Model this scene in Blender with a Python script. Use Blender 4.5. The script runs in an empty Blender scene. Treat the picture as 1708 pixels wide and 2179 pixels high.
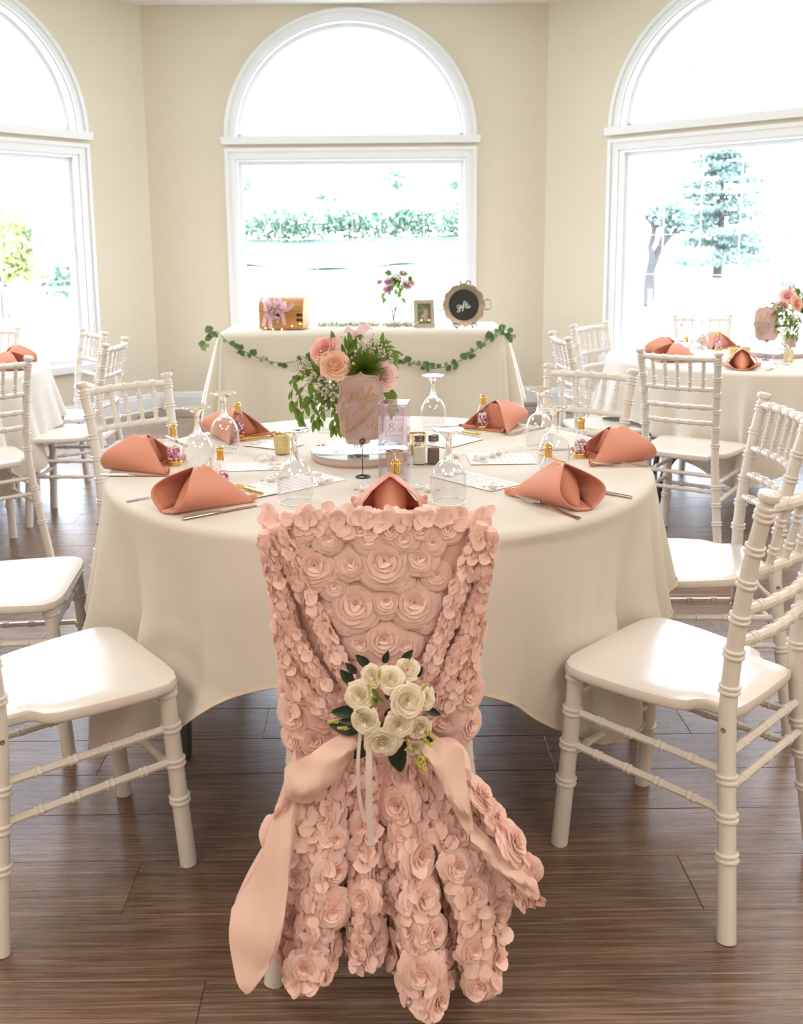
import bpy, math, random
import numpy as np
from mathutils import Vector, Matrix, Euler
PI = math.pi
random.seed(7); rng = np.random.default_rng(11)
SC = bpy.context.scene
COL = SC.collection
R = math.radians

# ------------------------------------------------------------------ camera
cam_d = bpy.data.cameras.new('camera'); cam = bpy.data.objects.new('camera', cam_d); COL.objects.link(cam)
cam_d.sensor_fit = 'VERTICAL'; cam_d.sensor_height = 36.0; cam_d.sensor_width = 36.0
cam_d.lens = 2046.67 / 2179 * 36.0
cam_d.shift_x = (854 - 803.66) / 2179; cam_d.shift_y = (875.36 - 1089.5) / 2179
cam_d.clip_start = 0.05; cam_d.clip_end = 400
P_, R_, CAMH = 0.1714, -0.0116, 1.3785
fw = Vector((0, math.cos(P_), -math.sin(P_))); up0 = Vector((0, math.sin(P_), math.cos(P_))); rt0 = Vector((1, 0, 0))
rt = rt0 * math.cos(R_) + up0 * math.sin(R_); up = up0 * math.cos(R_) - rt0 * math.sin(R_)
M = Matrix((( rt.x, up.x, -fw.x, 0), (rt.y, up.y, -fw.y, 0), (rt.z, up.z, -fw.z, CAMH), (0, 0, 0, 1)))
cam.matrix_world = M
cam_d.dof.use_dof = True; cam_d.dof.focus_distance = 2.35; cam_d.dof.aperture_fstop = 6.3
SC.camera = cam

# ------------------------------------------------------------------ sky, sun, lamps, exposure
W = bpy.data.worlds.new('world'); SC.world = W; W.use_nodes = True
nt = W.node_tree; bg = nt.nodes['Background']
tc = nt.nodes.new('ShaderNodeTexCoord'); sp = nt.nodes.new('ShaderNodeSeparateXYZ'); cr = nt.nodes.new('ShaderNodeValToRGB')
nt.links.new(tc.outputs['Generated'], sp.inputs[0]); nt.links.new(sp.outputs['Z'], cr.inputs[0]); nt.links.new(cr.outputs[0], bg.inputs[0])
cr.color_ramp.elements[0].position = 0.0; cr.color_ramp.elements[0].color = (.88, .94, 1.0, 1)
cr.color_ramp.elements[1].position = 0.6; cr.color_ramp.elements[1].color = (0.66, 0.80, 1.0, 1)
bg.inputs['Strength'].default_value = 15.5
def light(name, kind, loc, energy, color, rot=(0, 0, 0), sx=1, sy=1):
    d = bpy.data.lights.new(name, kind); o = bpy.data.objects.new(name, d); COL.objects.link(o)
    o.location = loc; o.rotation_euler = rot; d.energy = energy; d.color = color
    if kind == 'AREA': d.shape = 'RECTANGLE'; d.size = sx; d.size_y = sy
    return o
sun = light('sun', 'SUN', (0, -10, 30), 6.5, (1, .96, .88), (R(42), 0, R(-25))); sun.data.angle = R(1)
# recessed ceiling panels of the hall, behind and above the photographer
for i, (x, y, e) in enumerate([(-2.2, 0.6, 42), (2.2, 0.6, 42), (-1.6, -1.4, 54), (1.6, -1.4, 54), (-2.0, 4.0, 50), (2.0, 4.0, 50)]):
    light('ceiling_panel_lamp', 'AREA', (x, y, 3.28), e, (1.0, .93, .86) if y > 3 else (1.0, .87, .74), (0, 0, 0), 1.2, 1.2)
vs = SC.view_settings; vs.view_transform = 'Standard'; vs.look = 'None'; vs.gamma = 1.0; vs.use_curve_mapping = False
vs.exposure = 0.0
SC.cycles.max_bounces = 14; SC.cycles.transparent_max_bounces = 24; SC.cycles.transmission_bounces = 12
SC.cycles.glossy_bounces = 6; SC.cycles.diffuse_bounces = 5
SC.cycles.sample_clamp_indirect = 6.0; SC.cycles.use_denoising = True

# ------------------------------------------------------------------ materials
MATS = {}
def nodes(name):
    m = bpy.data.materials.new(name); m.use_nodes = True; MATS[name] = m
    n = m.node_tree.nodes; return m, n, m.node_tree.links, n['Principled BSDF']
def mat(name, col, rough=.5, metal=0, spec=.5, noise=0, nscale=20, bump=0, bscale=60, sheen=0, coat=0, trans=0, sub=0, emit=None, stretch=None):
    m, n, l, b = nodes(name)
    c = (*col, 1)
    b.inputs['Base Color'].default_value = c; b.inputs['Roughness'].default_value = rough; b.inputs['Metallic'].default_value = metal
    b.inputs['Specular IOR Level'].default_value = spec
    if sheen: b.inputs['Sheen Weight'].default_value = sheen; b.inputs['Sheen Roughness'].default_value = .4
    if coat: b.inputs['Coat Weight'].default_value = coat; b.inputs['Coat Roughness'].default_value = .12
    if emit: b.inputs['Emission Color'].default_value = (*emit[0], 1); b.inputs['Emission Strength'].default_value = emit[1]
    tco = n.new('ShaderNodeTexCoord'); vec = tco.outputs['Object']
    if stretch:
        mp = n.new('ShaderNodeMapping'); mp.inputs['Scale'].default_value = stretch; l.new(vec, mp.inputs[0]); vec = mp.outputs[0]
    if noise:
        t = n.new('ShaderNodeTexNoise'); t.inputs['Scale'].default_value = nscale; t.inputs['Detail'].default_value = 5
        l.new(vec, t.inputs['Vector'])
        mx = n.new('ShaderNodeMix'); mx.data_type = 'RGBA'
        mx.inputs['A'].default_value = (*[v * (1 - noise) for v in col], 1); mx.inputs['B'].default_value = (*[min(1, v * (1 + noise)) for v in col], 1)
        l.new(t.outputs['Fac'], mx.inputs['Factor']); l.new(mx.outputs['Result'], b.inputs['Base Color'])
    if bump:
        t = n.new('ShaderNodeTexNoise'); t.inputs['Scale'].default_value = bscale; t.inputs['Detail'].default_value = 3
        l.new(vec, t.inputs['Vector']); bp = n.new('ShaderNodeBump'); bp.inputs['Strength'].default_value = bump; bp.inputs['Distance'].default_value = .01
        l.new(t.outputs['Fac'], bp.inputs['Height']); l.new(bp.outputs[0], b.inputs['Normal'])
    if trans:   # thin cloth or petal: part of the light goes straight through
        tr = n.new('ShaderNodeBsdfTranslucent'); tr.inputs[0].default_value = c
        ms = n.new('ShaderNodeMixShader'); ms.inputs[0].default_value = trans
        if noise: l.new(mx.outputs['Result'], tr.inputs[0])
        l.new(b.outputs[0], ms.inputs[1]); l.new(tr.outputs[0], ms.inputs[2]); l.new(ms.outputs[0], n['Material Output'].inputs[0])
    return m
def thin_glass(name, tint=(1, 1, 1), refl=.06, rim=.55, rough=.02):
    m, n, l, b = nodes(name); n.remove(b)
    t = n.new('ShaderNodeBsdfTransparent'); t.inputs[0].default_value = (*tint, 1)
    g = n.new('ShaderNodeBsdfGlossy'); g.inputs['Roughness'].default_value = rough; g.inputs[0].default_value = (1, 1, 1, 1)
    lw = n.new('ShaderNodeLayerWeight'); lw.inputs[0].default_value = .5
    mr = n.new('ShaderNodeMath'); mr.operation = 'POWER'; mr.inputs[1].default_value = 3.2; l.new(lw.outputs['Facing'], mr.inputs[0])
    ma = n.new('ShaderNodeMath'); ma.operation = 'MULTIPLY_ADD'; ma.inputs[1].default_value = rim; ma.inputs[2].default_value = refl; l.new(mr.outputs[0], ma.inputs[0])
    ms = n.new('ShaderNodeMixShader'); l.new(ma.outputs[0], ms.inputs[0]); l.new(t.outputs[0], ms.inputs[1]); l.new(g.outputs[0], ms.inputs[2])
    l.new(ms.outputs[0], n['Material Output'].inputs[0]); return m
def real_glass(name, tint=(1, 1, 1)):
    m, n, l, b = nodes(name)
    b.inputs['Base Color'].default_value = (*tint, 1); b.inputs['Transmission Weight'].default_value = 1; b.inputs['Roughness'].default_value = 0.0
    b.inputs['IOR'].default_value = 1.5; return m

WALL = mat('wall_paint', (.72, .65, .525), .75, bump=.05, bscale=250)
WHITE = mat('white_trim_paint', (.83, .84, .87), .4)
CEIL = mat('ceiling_tile', (.82, .80, .77), .9, bump=.1, bscale=300)
CHAIR = mat('white_chair_lacquer', (.745, .72, .69), .27, coat=.2, bump=.02, bscale=90)
CLOTH = mat('ivory_tablecloth', (.735, .70, .645), .85, bump=.05, bscale=900, sheen=.15, trans=.10)
CLOTH2 = mat('cream_gift_tablecloth', (.82, .775, .665), .85, bump=.05, bscale=700, sheen=.15, trans=.14)
HEMC = mat('hem_stitching', (.74, .66, .55), .85)
NAPKIN = mat('salmon_napkin', (.72, .32, .225), .62, sheen=.2, bump=.04, bscale=900, trans=.10)
PINK = mat('blush_chiffon', (.93, .62, .58), .8, sheen=.2, trans=.1, noise=.05, nscale=9)
PETAL = mat('blush_petal', (.95, .70, .65), .75, sheen=.2, trans=.14, noise=.06, nscale=6)
LINING = mat('blush_lining', (.90, .67, .59), .6, sheen=.25, trans=.15, bump=.03, bscale=500)
GOLD = mat('polished_gold', (.80, .56, .17), .18, 1)
GOLDM = mat('mercury_gold', (.80, .64, .32), .3, 1, noise=.35, nscale=220, bump=.25, bscale=180)
GOLDINK = mat('gold_ink', (.52, .30, .11), .45, .25)
STEEL = mat('steel', (.62, .58, .54), .2, 1)
BLACKW = mat('black_wire', (.012, .011, .016), .35)
DARK = mat('dark_leg', (.02, .02, .022), .5)
GREYLEG = mat('grey_steel_leg', (.10, .105, .11), .4, .4)
CARD = mat('white_card', (.80, .80, .80), .6)
INK = mat('grey_print', (.45, .45, .47), .7)
FLORAL = mat('floral_print', (.80, .66, .66), .7, noise=.3, nscale=60)
CARDPINK = mat('blush_card', (.62, .475, .44), .6)
MINT = mat('white_mint', (.82, .80, .77), .5)
ROSE_PINK = mat('pink_rose', (.90, .52, .50), .6, trans=.22, noise=.08, nscale=30)
ROSE_PEACH = mat('peach_rose', (.93, .62, .46), .6, trans=.18, noise=.08, nscale=30)
ROSE_PALE = mat('pale_rose', (.92, .71, .67), .6, trans=.2, noise=.06, nscale=30)
ROSE_LILAC = mat('lilac_rose', (.80, .58, .66), .6, trans=.45, noise=.1, nscale=40)
ROSE_IVORY = mat('ivory_rose', (.91, .85, .70), .65, trans=.12, noise=.05, nscale=30)
LEAF = mat('green_leaf', (.13, .22, .03), .45, trans=.3, noise=.35, nscale=25)
LEAFD = mat('dark_green_leaf', (.016, .036, .018), .35, noise=.3, nscale=40)
LEAFB = mat('blue_green_leaf', (.10, .20, .12), .45, trans=.2, noise=.25, nscale=30)
LEAFE = mat('eucalyptus_leaf', (.12, .215, .095), .5, trans=.15, noise=.3, nscale=12)
LEAFEP = mat('eucalyptus_pale_leaf', (.30, .36, .12), .5, trans=.2, noise=.25, nscale=12)
MOSS = mat('green_trick', (.17, .27, .025), .7, trans=.2, noise=.3, nscale=50)
GYP = mat('gypsophila', (.82, .80, .70), .7, trans=.2)
GYPC = mat('gypsophila_centre', (.20, .17, .07), .7)
STEM = mat('stem', (.14, .20, .05), .5)
SPRIG = mat('yellow_sprig', (.56, .54, .13), .6)
RIBBON = mat('white_ribbon', (.84, .76, .70), .45, trans=.35)
RIBBONP = mat('pink_ribbon', (.78, .55, .60), .4, trans=.3)
BARK = mat('cork_bark', (.21, .125, .10), .85, noise=.5, nscale=90, bump=.4, bscale=90)
MIRROR = mat('mirror', (.92, .95, .96), .015, 1)
RISER = mat('pink_felt', (.58, .44, .44), .85)
GLASS = thin_glass('goblet_glass', (.965, .97, .975), .055, .75)
GLASSS = real_glass('stem_glass')
PLASTIC = thin_glass('clear_plastic', (.93, .92, .955), .09, .5, .06)
WRAPPER = thin_glass('clear_wrapper', (.97, .97, .97), .16, .6, .12)
PANE = thin_glass('window_glass', (.985, .98, .985), .03, .4)
C_MAG = mat('magenta_candy', (.55, .06, .22), .25); C_PINK = mat('pink_candy', (.76, .34, .50), .25); C_WHITE = mat('white_candy', (.80, .74, .76), .25)
SALT = mat('salt', (.74, .70, .66), .9); PEPPER = mat('pepper', (.14, .09, .065), .95, noise=.6, nscale=700)
LID = mat('shaker_lid', (.20, .17, .16), .3, .9)
CHALK = mat('chalkboard', (.012, .012, .012), .55); CHALKW = mat('chalk_white', (.85, .85, .83), .8)
TRAYM = mat('aged_tray', (.36, .28, .20), .42, .7, noise=.45, nscale=18)
FRAMEM = mat('pewter_frame', (.42, .37, .31), .4, .5, noise=.2, nscale=60, bump=.3, bscale=120)
PINEW = mat('honey_wood', (.50, .235, .06), .5, noise=.22, nscale=9, stretch=(1, 8, 8))
HAIRPIN = mat('black_iron', (.02, .018, .016), .5, .5)
BULB = mat('fairy_bulb', (1, .8, .5), .4, emit=((1, .72, .32), 9.0))
GRASS = mat('lawn', (.30, .345, .24), .95, noise=.25, nscale=.6)
FOL = mat('tree_leaves', (.12, .20, .14), .8, trans=.2, noise=.35, nscale=2)
FOLY = mat('spring_leaves', (.30, .33, .13), .8, trans=.3, noise=.3, nscale=2)
FOLP = mat('pine_needles', (.125, .19, .18), .8, noise=.3, nscale=2)
TRUNK = mat('tree_bark', (.055, .05, .055), .9, noise=.3, nscale=4)
BLOSSOM = mat('pink_blossom', (.74, .44, .52), .8, trans=.2)
OUTW = mat('outdoor_white_paint', (.82, .82, .84), .5)
OUTG = mat('weathered_pole', (.40, .36, .34), .6)
BANKSHADE = mat('bank_shade_tone', (.065, .115, .10), .95, noise=.65, nscale=.45)  # shade on the lawn band, put into the colour
TEAL = mat('teal_canvas', (.10, .50, .56), .7)

def wood_floor():
    m, n, l, b = nodes('vinyl_plank')
    tco = n.new('ShaderNodeTexCoord'); oi = n.new('ShaderNodeObjectInfo'); va = n.new('ShaderNodeVectorMath'); va.operation = 'ADD'
    sc = n.new('ShaderNodeVectorMath'); sc.operation = 'SCALE'; sc.inputs['Scale'].default_value = 37.0
    cx = n.new('ShaderNodeCombineXYZ')
    for k in range(3): l.new(oi.outputs['Random'], cx.inputs[k])
    l.new(cx.outputs[0], sc.inputs[0]); l.new(tco.outputs['Object'], va.inputs[0]); l.new(sc.outputs[0], va.inputs[1])
    def nz(scale, detail, stretch, dist=0):
        mp = n.new('ShaderNodeMapping'); mp.inputs['Scale'].default_value = stretch; l.new(va.outputs[0], mp.inputs[0])
        t = n.new('ShaderNodeTexNoise'); t.inputs['Scale'].default_value = scale; t.inputs['Detail'].default_value = detail; t.inputs['Distortion'].default_value = dist
        t.inputs['Roughness'].default_value = .62
        l.new(mp.outputs[0], t.inputs['Vector']); return t
    g1 = nz(9, 9, (.42, 20, 1), .6); g2 = nz(3.0, 4, (.6, 4.5, 1), 1.4); g3 = nz(30, 3, (.35, 16, 1))
    r1 = n.new('ShaderNodeValToRGB'); e = r1.color_ramp.elements
    e[0].position = .34; e[0].color = (.115, .068, .045, 1); e[1].position = .68; e[1].color = (.37, .26, .19, 1)
    e2 = e.new(.5); e2.color = (.205, .128, .088, 1)
    l.new(g1.outputs['Fac'], r1.inputs[0])
    r2 = n.new('ShaderNodeValToRGB'); r2.color_ramp.elements[0].position = .35; r2.color_ramp.elements[0].color = (.74, .74, .74, 1)
    r2.color_ramp.elements[1].position = .7; r2.color_ramp.elements[1].color = (1.12, 1.06, 1.0, 1); l.new(g2.outputs['Fac'], r2.inputs[0])
    mu = n.new('ShaderNodeMix'); mu.data_type = 'RGBA'; mu.blend_type = 'MULTIPLY'; mu.inputs['Factor'].default_value = 1
    l.new(r1.outputs[0], mu.inputs['A']); l.new(r2.outputs[0], mu.inputs['B'])
    tone = n.new('ShaderNodeMapRange'); tone.inputs['To Min'].default_value = .86; tone.inputs['To Max'].default_value = 1.12; l.new(oi.outputs['Random'], tone.inputs[0])
    mu2 = n.new('ShaderNodeVectorMath'); mu2.operation = 'SCALE'; l.new(mu.outputs['Result'], mu2.inputs[0]); l.new(tone.outputs[0], mu2.inputs['Scale'])
    l.new(mu2.outputs[0], b.inputs['Base Color'])
    rr = n.new('ShaderNodeMapRange'); rr.inputs['To Min'].default_value = .17; rr.inputs['To Max'].default_value = .40; l.new(g3.outputs['Fac'], rr.inputs[0]); l.new(rr.outputs[0], b.inputs['Roughness'])
    bp = n.new('ShaderNodeBump'); bp.inputs['Strength'].default_value = .22; bp.inputs['Distance'].default_value = .002
    l.new(g3.outputs['Fac'], bp.inputs['Height']); l.new(bp.outputs[0], b.inputs['Normal'])
    b.inputs['Specular IOR Level'].default_value = .55
    return m
FLOOR = wood_floor()

# ------------------------------------------------------------------ mesh helpers
def cr_curve(pts, n):
    """Catmull-Rom through pts, n samples"""
    p = np.asarray(pts, float)
    if len(p) == 2: return p[0] + np.linspace(0, 1, n)[:, None] * (p[1] - p[0])
    q = np.vstack([2 * p[0] - p[1], p, 2 * p[-1] - p[-2]]); m = len(p) - 1
    t = np.linspace(0, m, n); i = np.minimum(t.astype(int), m - 1); f = (t - i)[:, None]
    a, b, c, d = q[i], q[i + 1], q[i + 2], q[i + 3]
    return .5 * (2 * b + (c - a) * f + (2 * a - 5 * b + 4 * c - d) * f ** 2 + (3 * b - a - 3 * c + d) * f ** 3)
def nrm(v):
    v = np.asarray(v, float); return v / (np.linalg.norm(v) + 1e-12)
class MB:
    def __init__(s): s.V = []; s.F = []; s.M = []; s.n = 0
    def add(s, V, F, mi=0):
        V = np.asarray(V, float).reshape(-1, 3); k = s.n
        s.V.append(V); s.F += [tuple(i + k for i in f) for f in F]; s.M += [mi] * len(F); s.n += len(V); return s
    def grid(s, P, cu=False, cv=False, mi=0):
        P = np.asarray(P, float); nu, nv = P.shape[:2]; F = []
        for i in range(nu if cu else nu - 1):
            for j in range(nv if cv else nv - 1):
                a, b = i * nv + j, ((i + 1) % nu) * nv + j; c, d = ((i + 1) % nu) * nv + (j + 1) % nv, i * nv + (j + 1) % nv
                F.append((a, b, c, d))
        return s.add(P.reshape(-1, 3), F, mi)
    def tube(s, path, rad, n=8, caps=True, mi=0, flat=1.0):
        p = np.asarray(path, float); m = len(p); r = np.broadcast_to(np.asarray(rad, float), (m,))
        T = np.gradient(p, axis=0); T /= np.linalg.norm(T, axis=1)[:, None] + 1e-12
        a = np.array([0, 0, 1.]) if abs(T[0][2]) < .9 else np.array([1., 0, 0])
        N = nrm(np.cross(T[0], a)); V = []; ang = np.arange(n) * 2 * PI / n
        for i in range(m):
            N = nrm(N - T[i] * (N @ T[i])); B = np.cross(T[i], N)
            V.append(p[i] + r[i] * (np.cos(ang)[:, None] * N + flat * np.sin(ang)[:, None] * B))
        k = s.n; s.grid(np.array(V), cv=True, mi=mi)
        if caps: s.F += [tuple(k + i for i in range(n))[::-1], tuple(k + (m - 1) * n + i for i in range(n))]; s.M += [mi, mi]
        return s
    def lathe(s, prof, n=24, c=(0, 0, 0), mi=0, ax=None):
        pr = np.asarray(prof, float); ang = np.arange(n) * 2 * PI / n
        V = np.stack([pr[:, 0][:, None] * np.cos(ang), pr[:, 0][:, None] * np.sin(ang), np.repeat(pr[:, 1][:, None], n, 1)], -1)
        if ax is not None:
            q = np.array(Vector((0, 0, 1)).rotation_difference(Vector(ax)).to_matrix()); V = V @ q.T
        return s.grid(V + np.asarray(c, float), cv=True, mi=mi)
    def box(s, c, d, rz=0, mi=0):
        x, y, z = np.asarray(d, float) / 2
        V = np.array([(-x, -y, -z), (x, -y, -z), (x, y, -z), (-x, y, -z), (-x, -y, z), (x, -y, z), (x, y, z), (-x, y, z)])
        if rz: ca, sa = math.cos(rz), math.sin(rz); V = V @ np.array([[ca, sa, 0], [-sa, ca, 0], [0, 0, 1]])
        return s.add(V + np.asarray(c, float), [(0, 3, 2, 1), (4, 5, 6, 7), (0, 1, 5, 4), (1, 2, 6, 5), (2, 3, 7, 6), (3, 0, 4, 7)], mi)
    def ball(s, c, r, nu=8, nv=6, mi=0, rot=None):
        r = np.broadcast_to(np.asarray(r, float), (3,)); th = np.linspace(.02, PI - .02, nv + 1); ph = np.arange(nu) * 2 * PI / nu
        V = np.stack([np.sin(th)[:, None] * np.cos(ph), np.sin(th)[:, None] * np.sin(ph), np.repeat(np.cos(th)[:, None], nu, 1)], -1) * r
        if rot is not None: V = V @ np.asarray(rot).T
        return s.grid((V + np.asarray(c, float))[::-1], cv=True, mi=mi)
    def prism(s, outline, z0, z1, mi=0, axes=None):
        o = np.asarray(outline, float); n = len(o)
        V = np.vstack([np.c_[o, np.full(n, z0)], np.c_[o, np.full(n, z1)]])
        F = [tuple(range(n))[::-1], tuple(range(n, 2 * n))] + [(i, (i + 1) % n, n + (i + 1) % n, n + i) for i in range(n)]
        if axes is not None: V = V @ np.asarray(axes, float)
        return s.add(V, F, mi)
    def xf(s, fn): s.V = [fn(v) for v in s.V]; return s
    def mesh(s, name, mats, smooth=True, sharp=40):
        me = bpy.data.meshes.new(name); V = np.vstack(s.V)
        me.from_pydata(V.tolist(), [], s.F)
        mats = mats if isinstance(mats, (list, tuple)) else [mats]
        for m in mats: me.materials.append(m)
        if len(mats) > 1: me.polygons.foreach_set('material_index', s.M)
        if smooth:
            me.shade_smooth()
            if sharp: me.set_sharp_from_angle(angle=R(sharp))
        me.update(); return me
    def build(s, name, mats, parent=None, smooth=True, sharp=40, loc=None):
        return link(name, s.mesh(name, mats, smooth, sharp), parent, loc)
def link(name, me, parent=None, loc=None):
    o = bpy.data.objects.new(name, me); COL.objects.link(o)
    if parent: o.parent = parent
    if loc is not None: o.location = loc
    return o
def tag(o, label=None, cat=None, group=None, kind=None):
    if label: o['label'] = label
    if cat: o['category'] = cat
    if group: o['group'] = group
    if kind: o['kind'] = kind
    return o
def thing(name, label, cat, loc=(0, 0, 0), rz=0, group=None):
    o = bpy.data.objects.new(name, None); COL.objects.link(o); o.location = loc; o.rotation_euler = (0, 0, rz)
    o.empty_display_size = .05
    return tag(o, label, cat, group)
def kids(o): return [c for c in bpy.data.objects if c.parent == o]
def copy_tree(o, parent=None):
    c = o.copy(); COL.objects.link(c)
    if parent: c.parent = parent
    for ch in list(o.children): copy_tree(ch, c)
    return c
def dup(o, loc, rz=0, label=None, group=None, scale=None):
    c = copy_tree(o); c.location = loc; c.rotation_euler = (0, 0, rz)
    if label: c['label'] = label
    if group: c['group'] = group
    if scale: c.scale = scale
    return c
def place(me, name, parent, pos, nz, spin=0, sc=1.0, label=None):
    """a shared mesh set on a surface with its +Z along nz"""
    o = bpy.data.objects.new(name, me); COL.objects.link(o); o.parent = parent
    q = Vector((0, 0, 1)).rotation_difference(Vector(nz)) @ Euler((0, 0, spin)).to_quaternion()
    o.matrix_basis = Matrix.LocRotScale(Vector(pos), q, Vector((sc, sc, sc))); return o
def stroke(mb, pts, w0, w1, z=0, n=26, nib=None, mi=0, fx=None):
    """flat lettering stroke: width from direction (down strokes thick); fx maps (x, y, h) to space"""
    p = cr_curve(pts, n); t = np.gradient(p, axis=0); t /= np.linalg.norm(t, axis=1)[:, None] + 1e-9
    k = np.clip(t[:, 1], 0, 1) ** .8; w = (w0 + (w1 - w0) * k); w = np.convolve(np.pad(w, 2, 'edge'), np.ones(5) / 5, 'valid')
    if nib is not None: w = w * nib
    nn = np.stack([-t[:, 1], t[:, 0]], 1); a, b = p + nn * w[:, None] / 2, p - nn * w[:, None] / 2
    rows = []
    for q in (a, b): rows.append([fx(x, y) if fx else (x, y, z) for x, y in q])
    mb.grid(np.array(rows).transpose(1, 0, 2), mi=mi)
# ------------------------------------------------------------------ the room
A_ = np.array([-1.898, 8.268]); B_ = np.array([1.443, 8.358]); WL = 3.342
aB, aL, aR = R(1.538), R(50.8), R(-43.86)
dL = np.array([math.cos(aL), math.sin(aL)]); dR = np.array([math.cos(aR), math.sin(aR)])
L0 = A_ - WL * dL; R1 = B_ + WL * dR
CZ = 3.32
room = [(-4.3, -4.0), (4.3, -4.0), tuple(R1), tuple(B_), tuple(A_), tuple(L0)]
floor = tag(MB().prism([(x * 1.002, y * 1.002) for x, y in room], -.12, -.005).build('floor', FLOOR, smooth=False), kind='structure')
tag(MB().prism([(x * 1.03, y * 1.03) for x, y in room], CZ, CZ + .2).build('ceiling', CEIL, smooth=False), kind='structure')

# vinyl planks, one object each, where the camera can tell them apart
def plank_mesh(Lx, Wy):
    x, y, e = Lx / 2 - .0004, Wy / 2 - .0004, .0016
    V = []
    for (a, b, z) in ((x, y, -.004), (x, y, -.0011), (x - e, y - e, 0)):
        V += [(-a, -b, z), (a, -b, z), (a, b, z), (-a, b, z)]
    F = [(8, 9, 10, 11)]
    for k in (0, 4):
        for i in range(4): F.append((k + i, k + (i + 1) % 4, k + 4 + (i + 1) % 4, k + 4 + i))
    return MB().add(V, F).mesh('plank', FLOOR, smooth=False)
pm = plank_mesh(1.22, .182)
rowoff = 0
for r in range(40):
    y = 1.17 + .182 * r
    offx = [0.0, .46, .88, .21, .67, 1.05][r % 6]
    half = .46 * (y + .3) + .15
    lo, hi = -half + .03, half - .05
    if y > 5.5: lo, hi = max(lo, -1.9 - (8.35 - y) * .8), min(hi, 1.45 + (8.3 - y) * 1.02)
    k0 = math.floor((lo - offx) / 1.22)
    x = k0 * 1.22 + offx
    while x < hi:
        cx_ = x + .61
        inside = y < 5.3 or (cx_ - .55 > -1.9 - (8.2 - y) * .80 and cx_ + .55 < 1.45 + (8.2 - y) * 1.02)
        if cx_ + .61 > lo and inside:
            o = link('plank', pm, floor, (cx_, y, 0))
        x += 1.22

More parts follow.
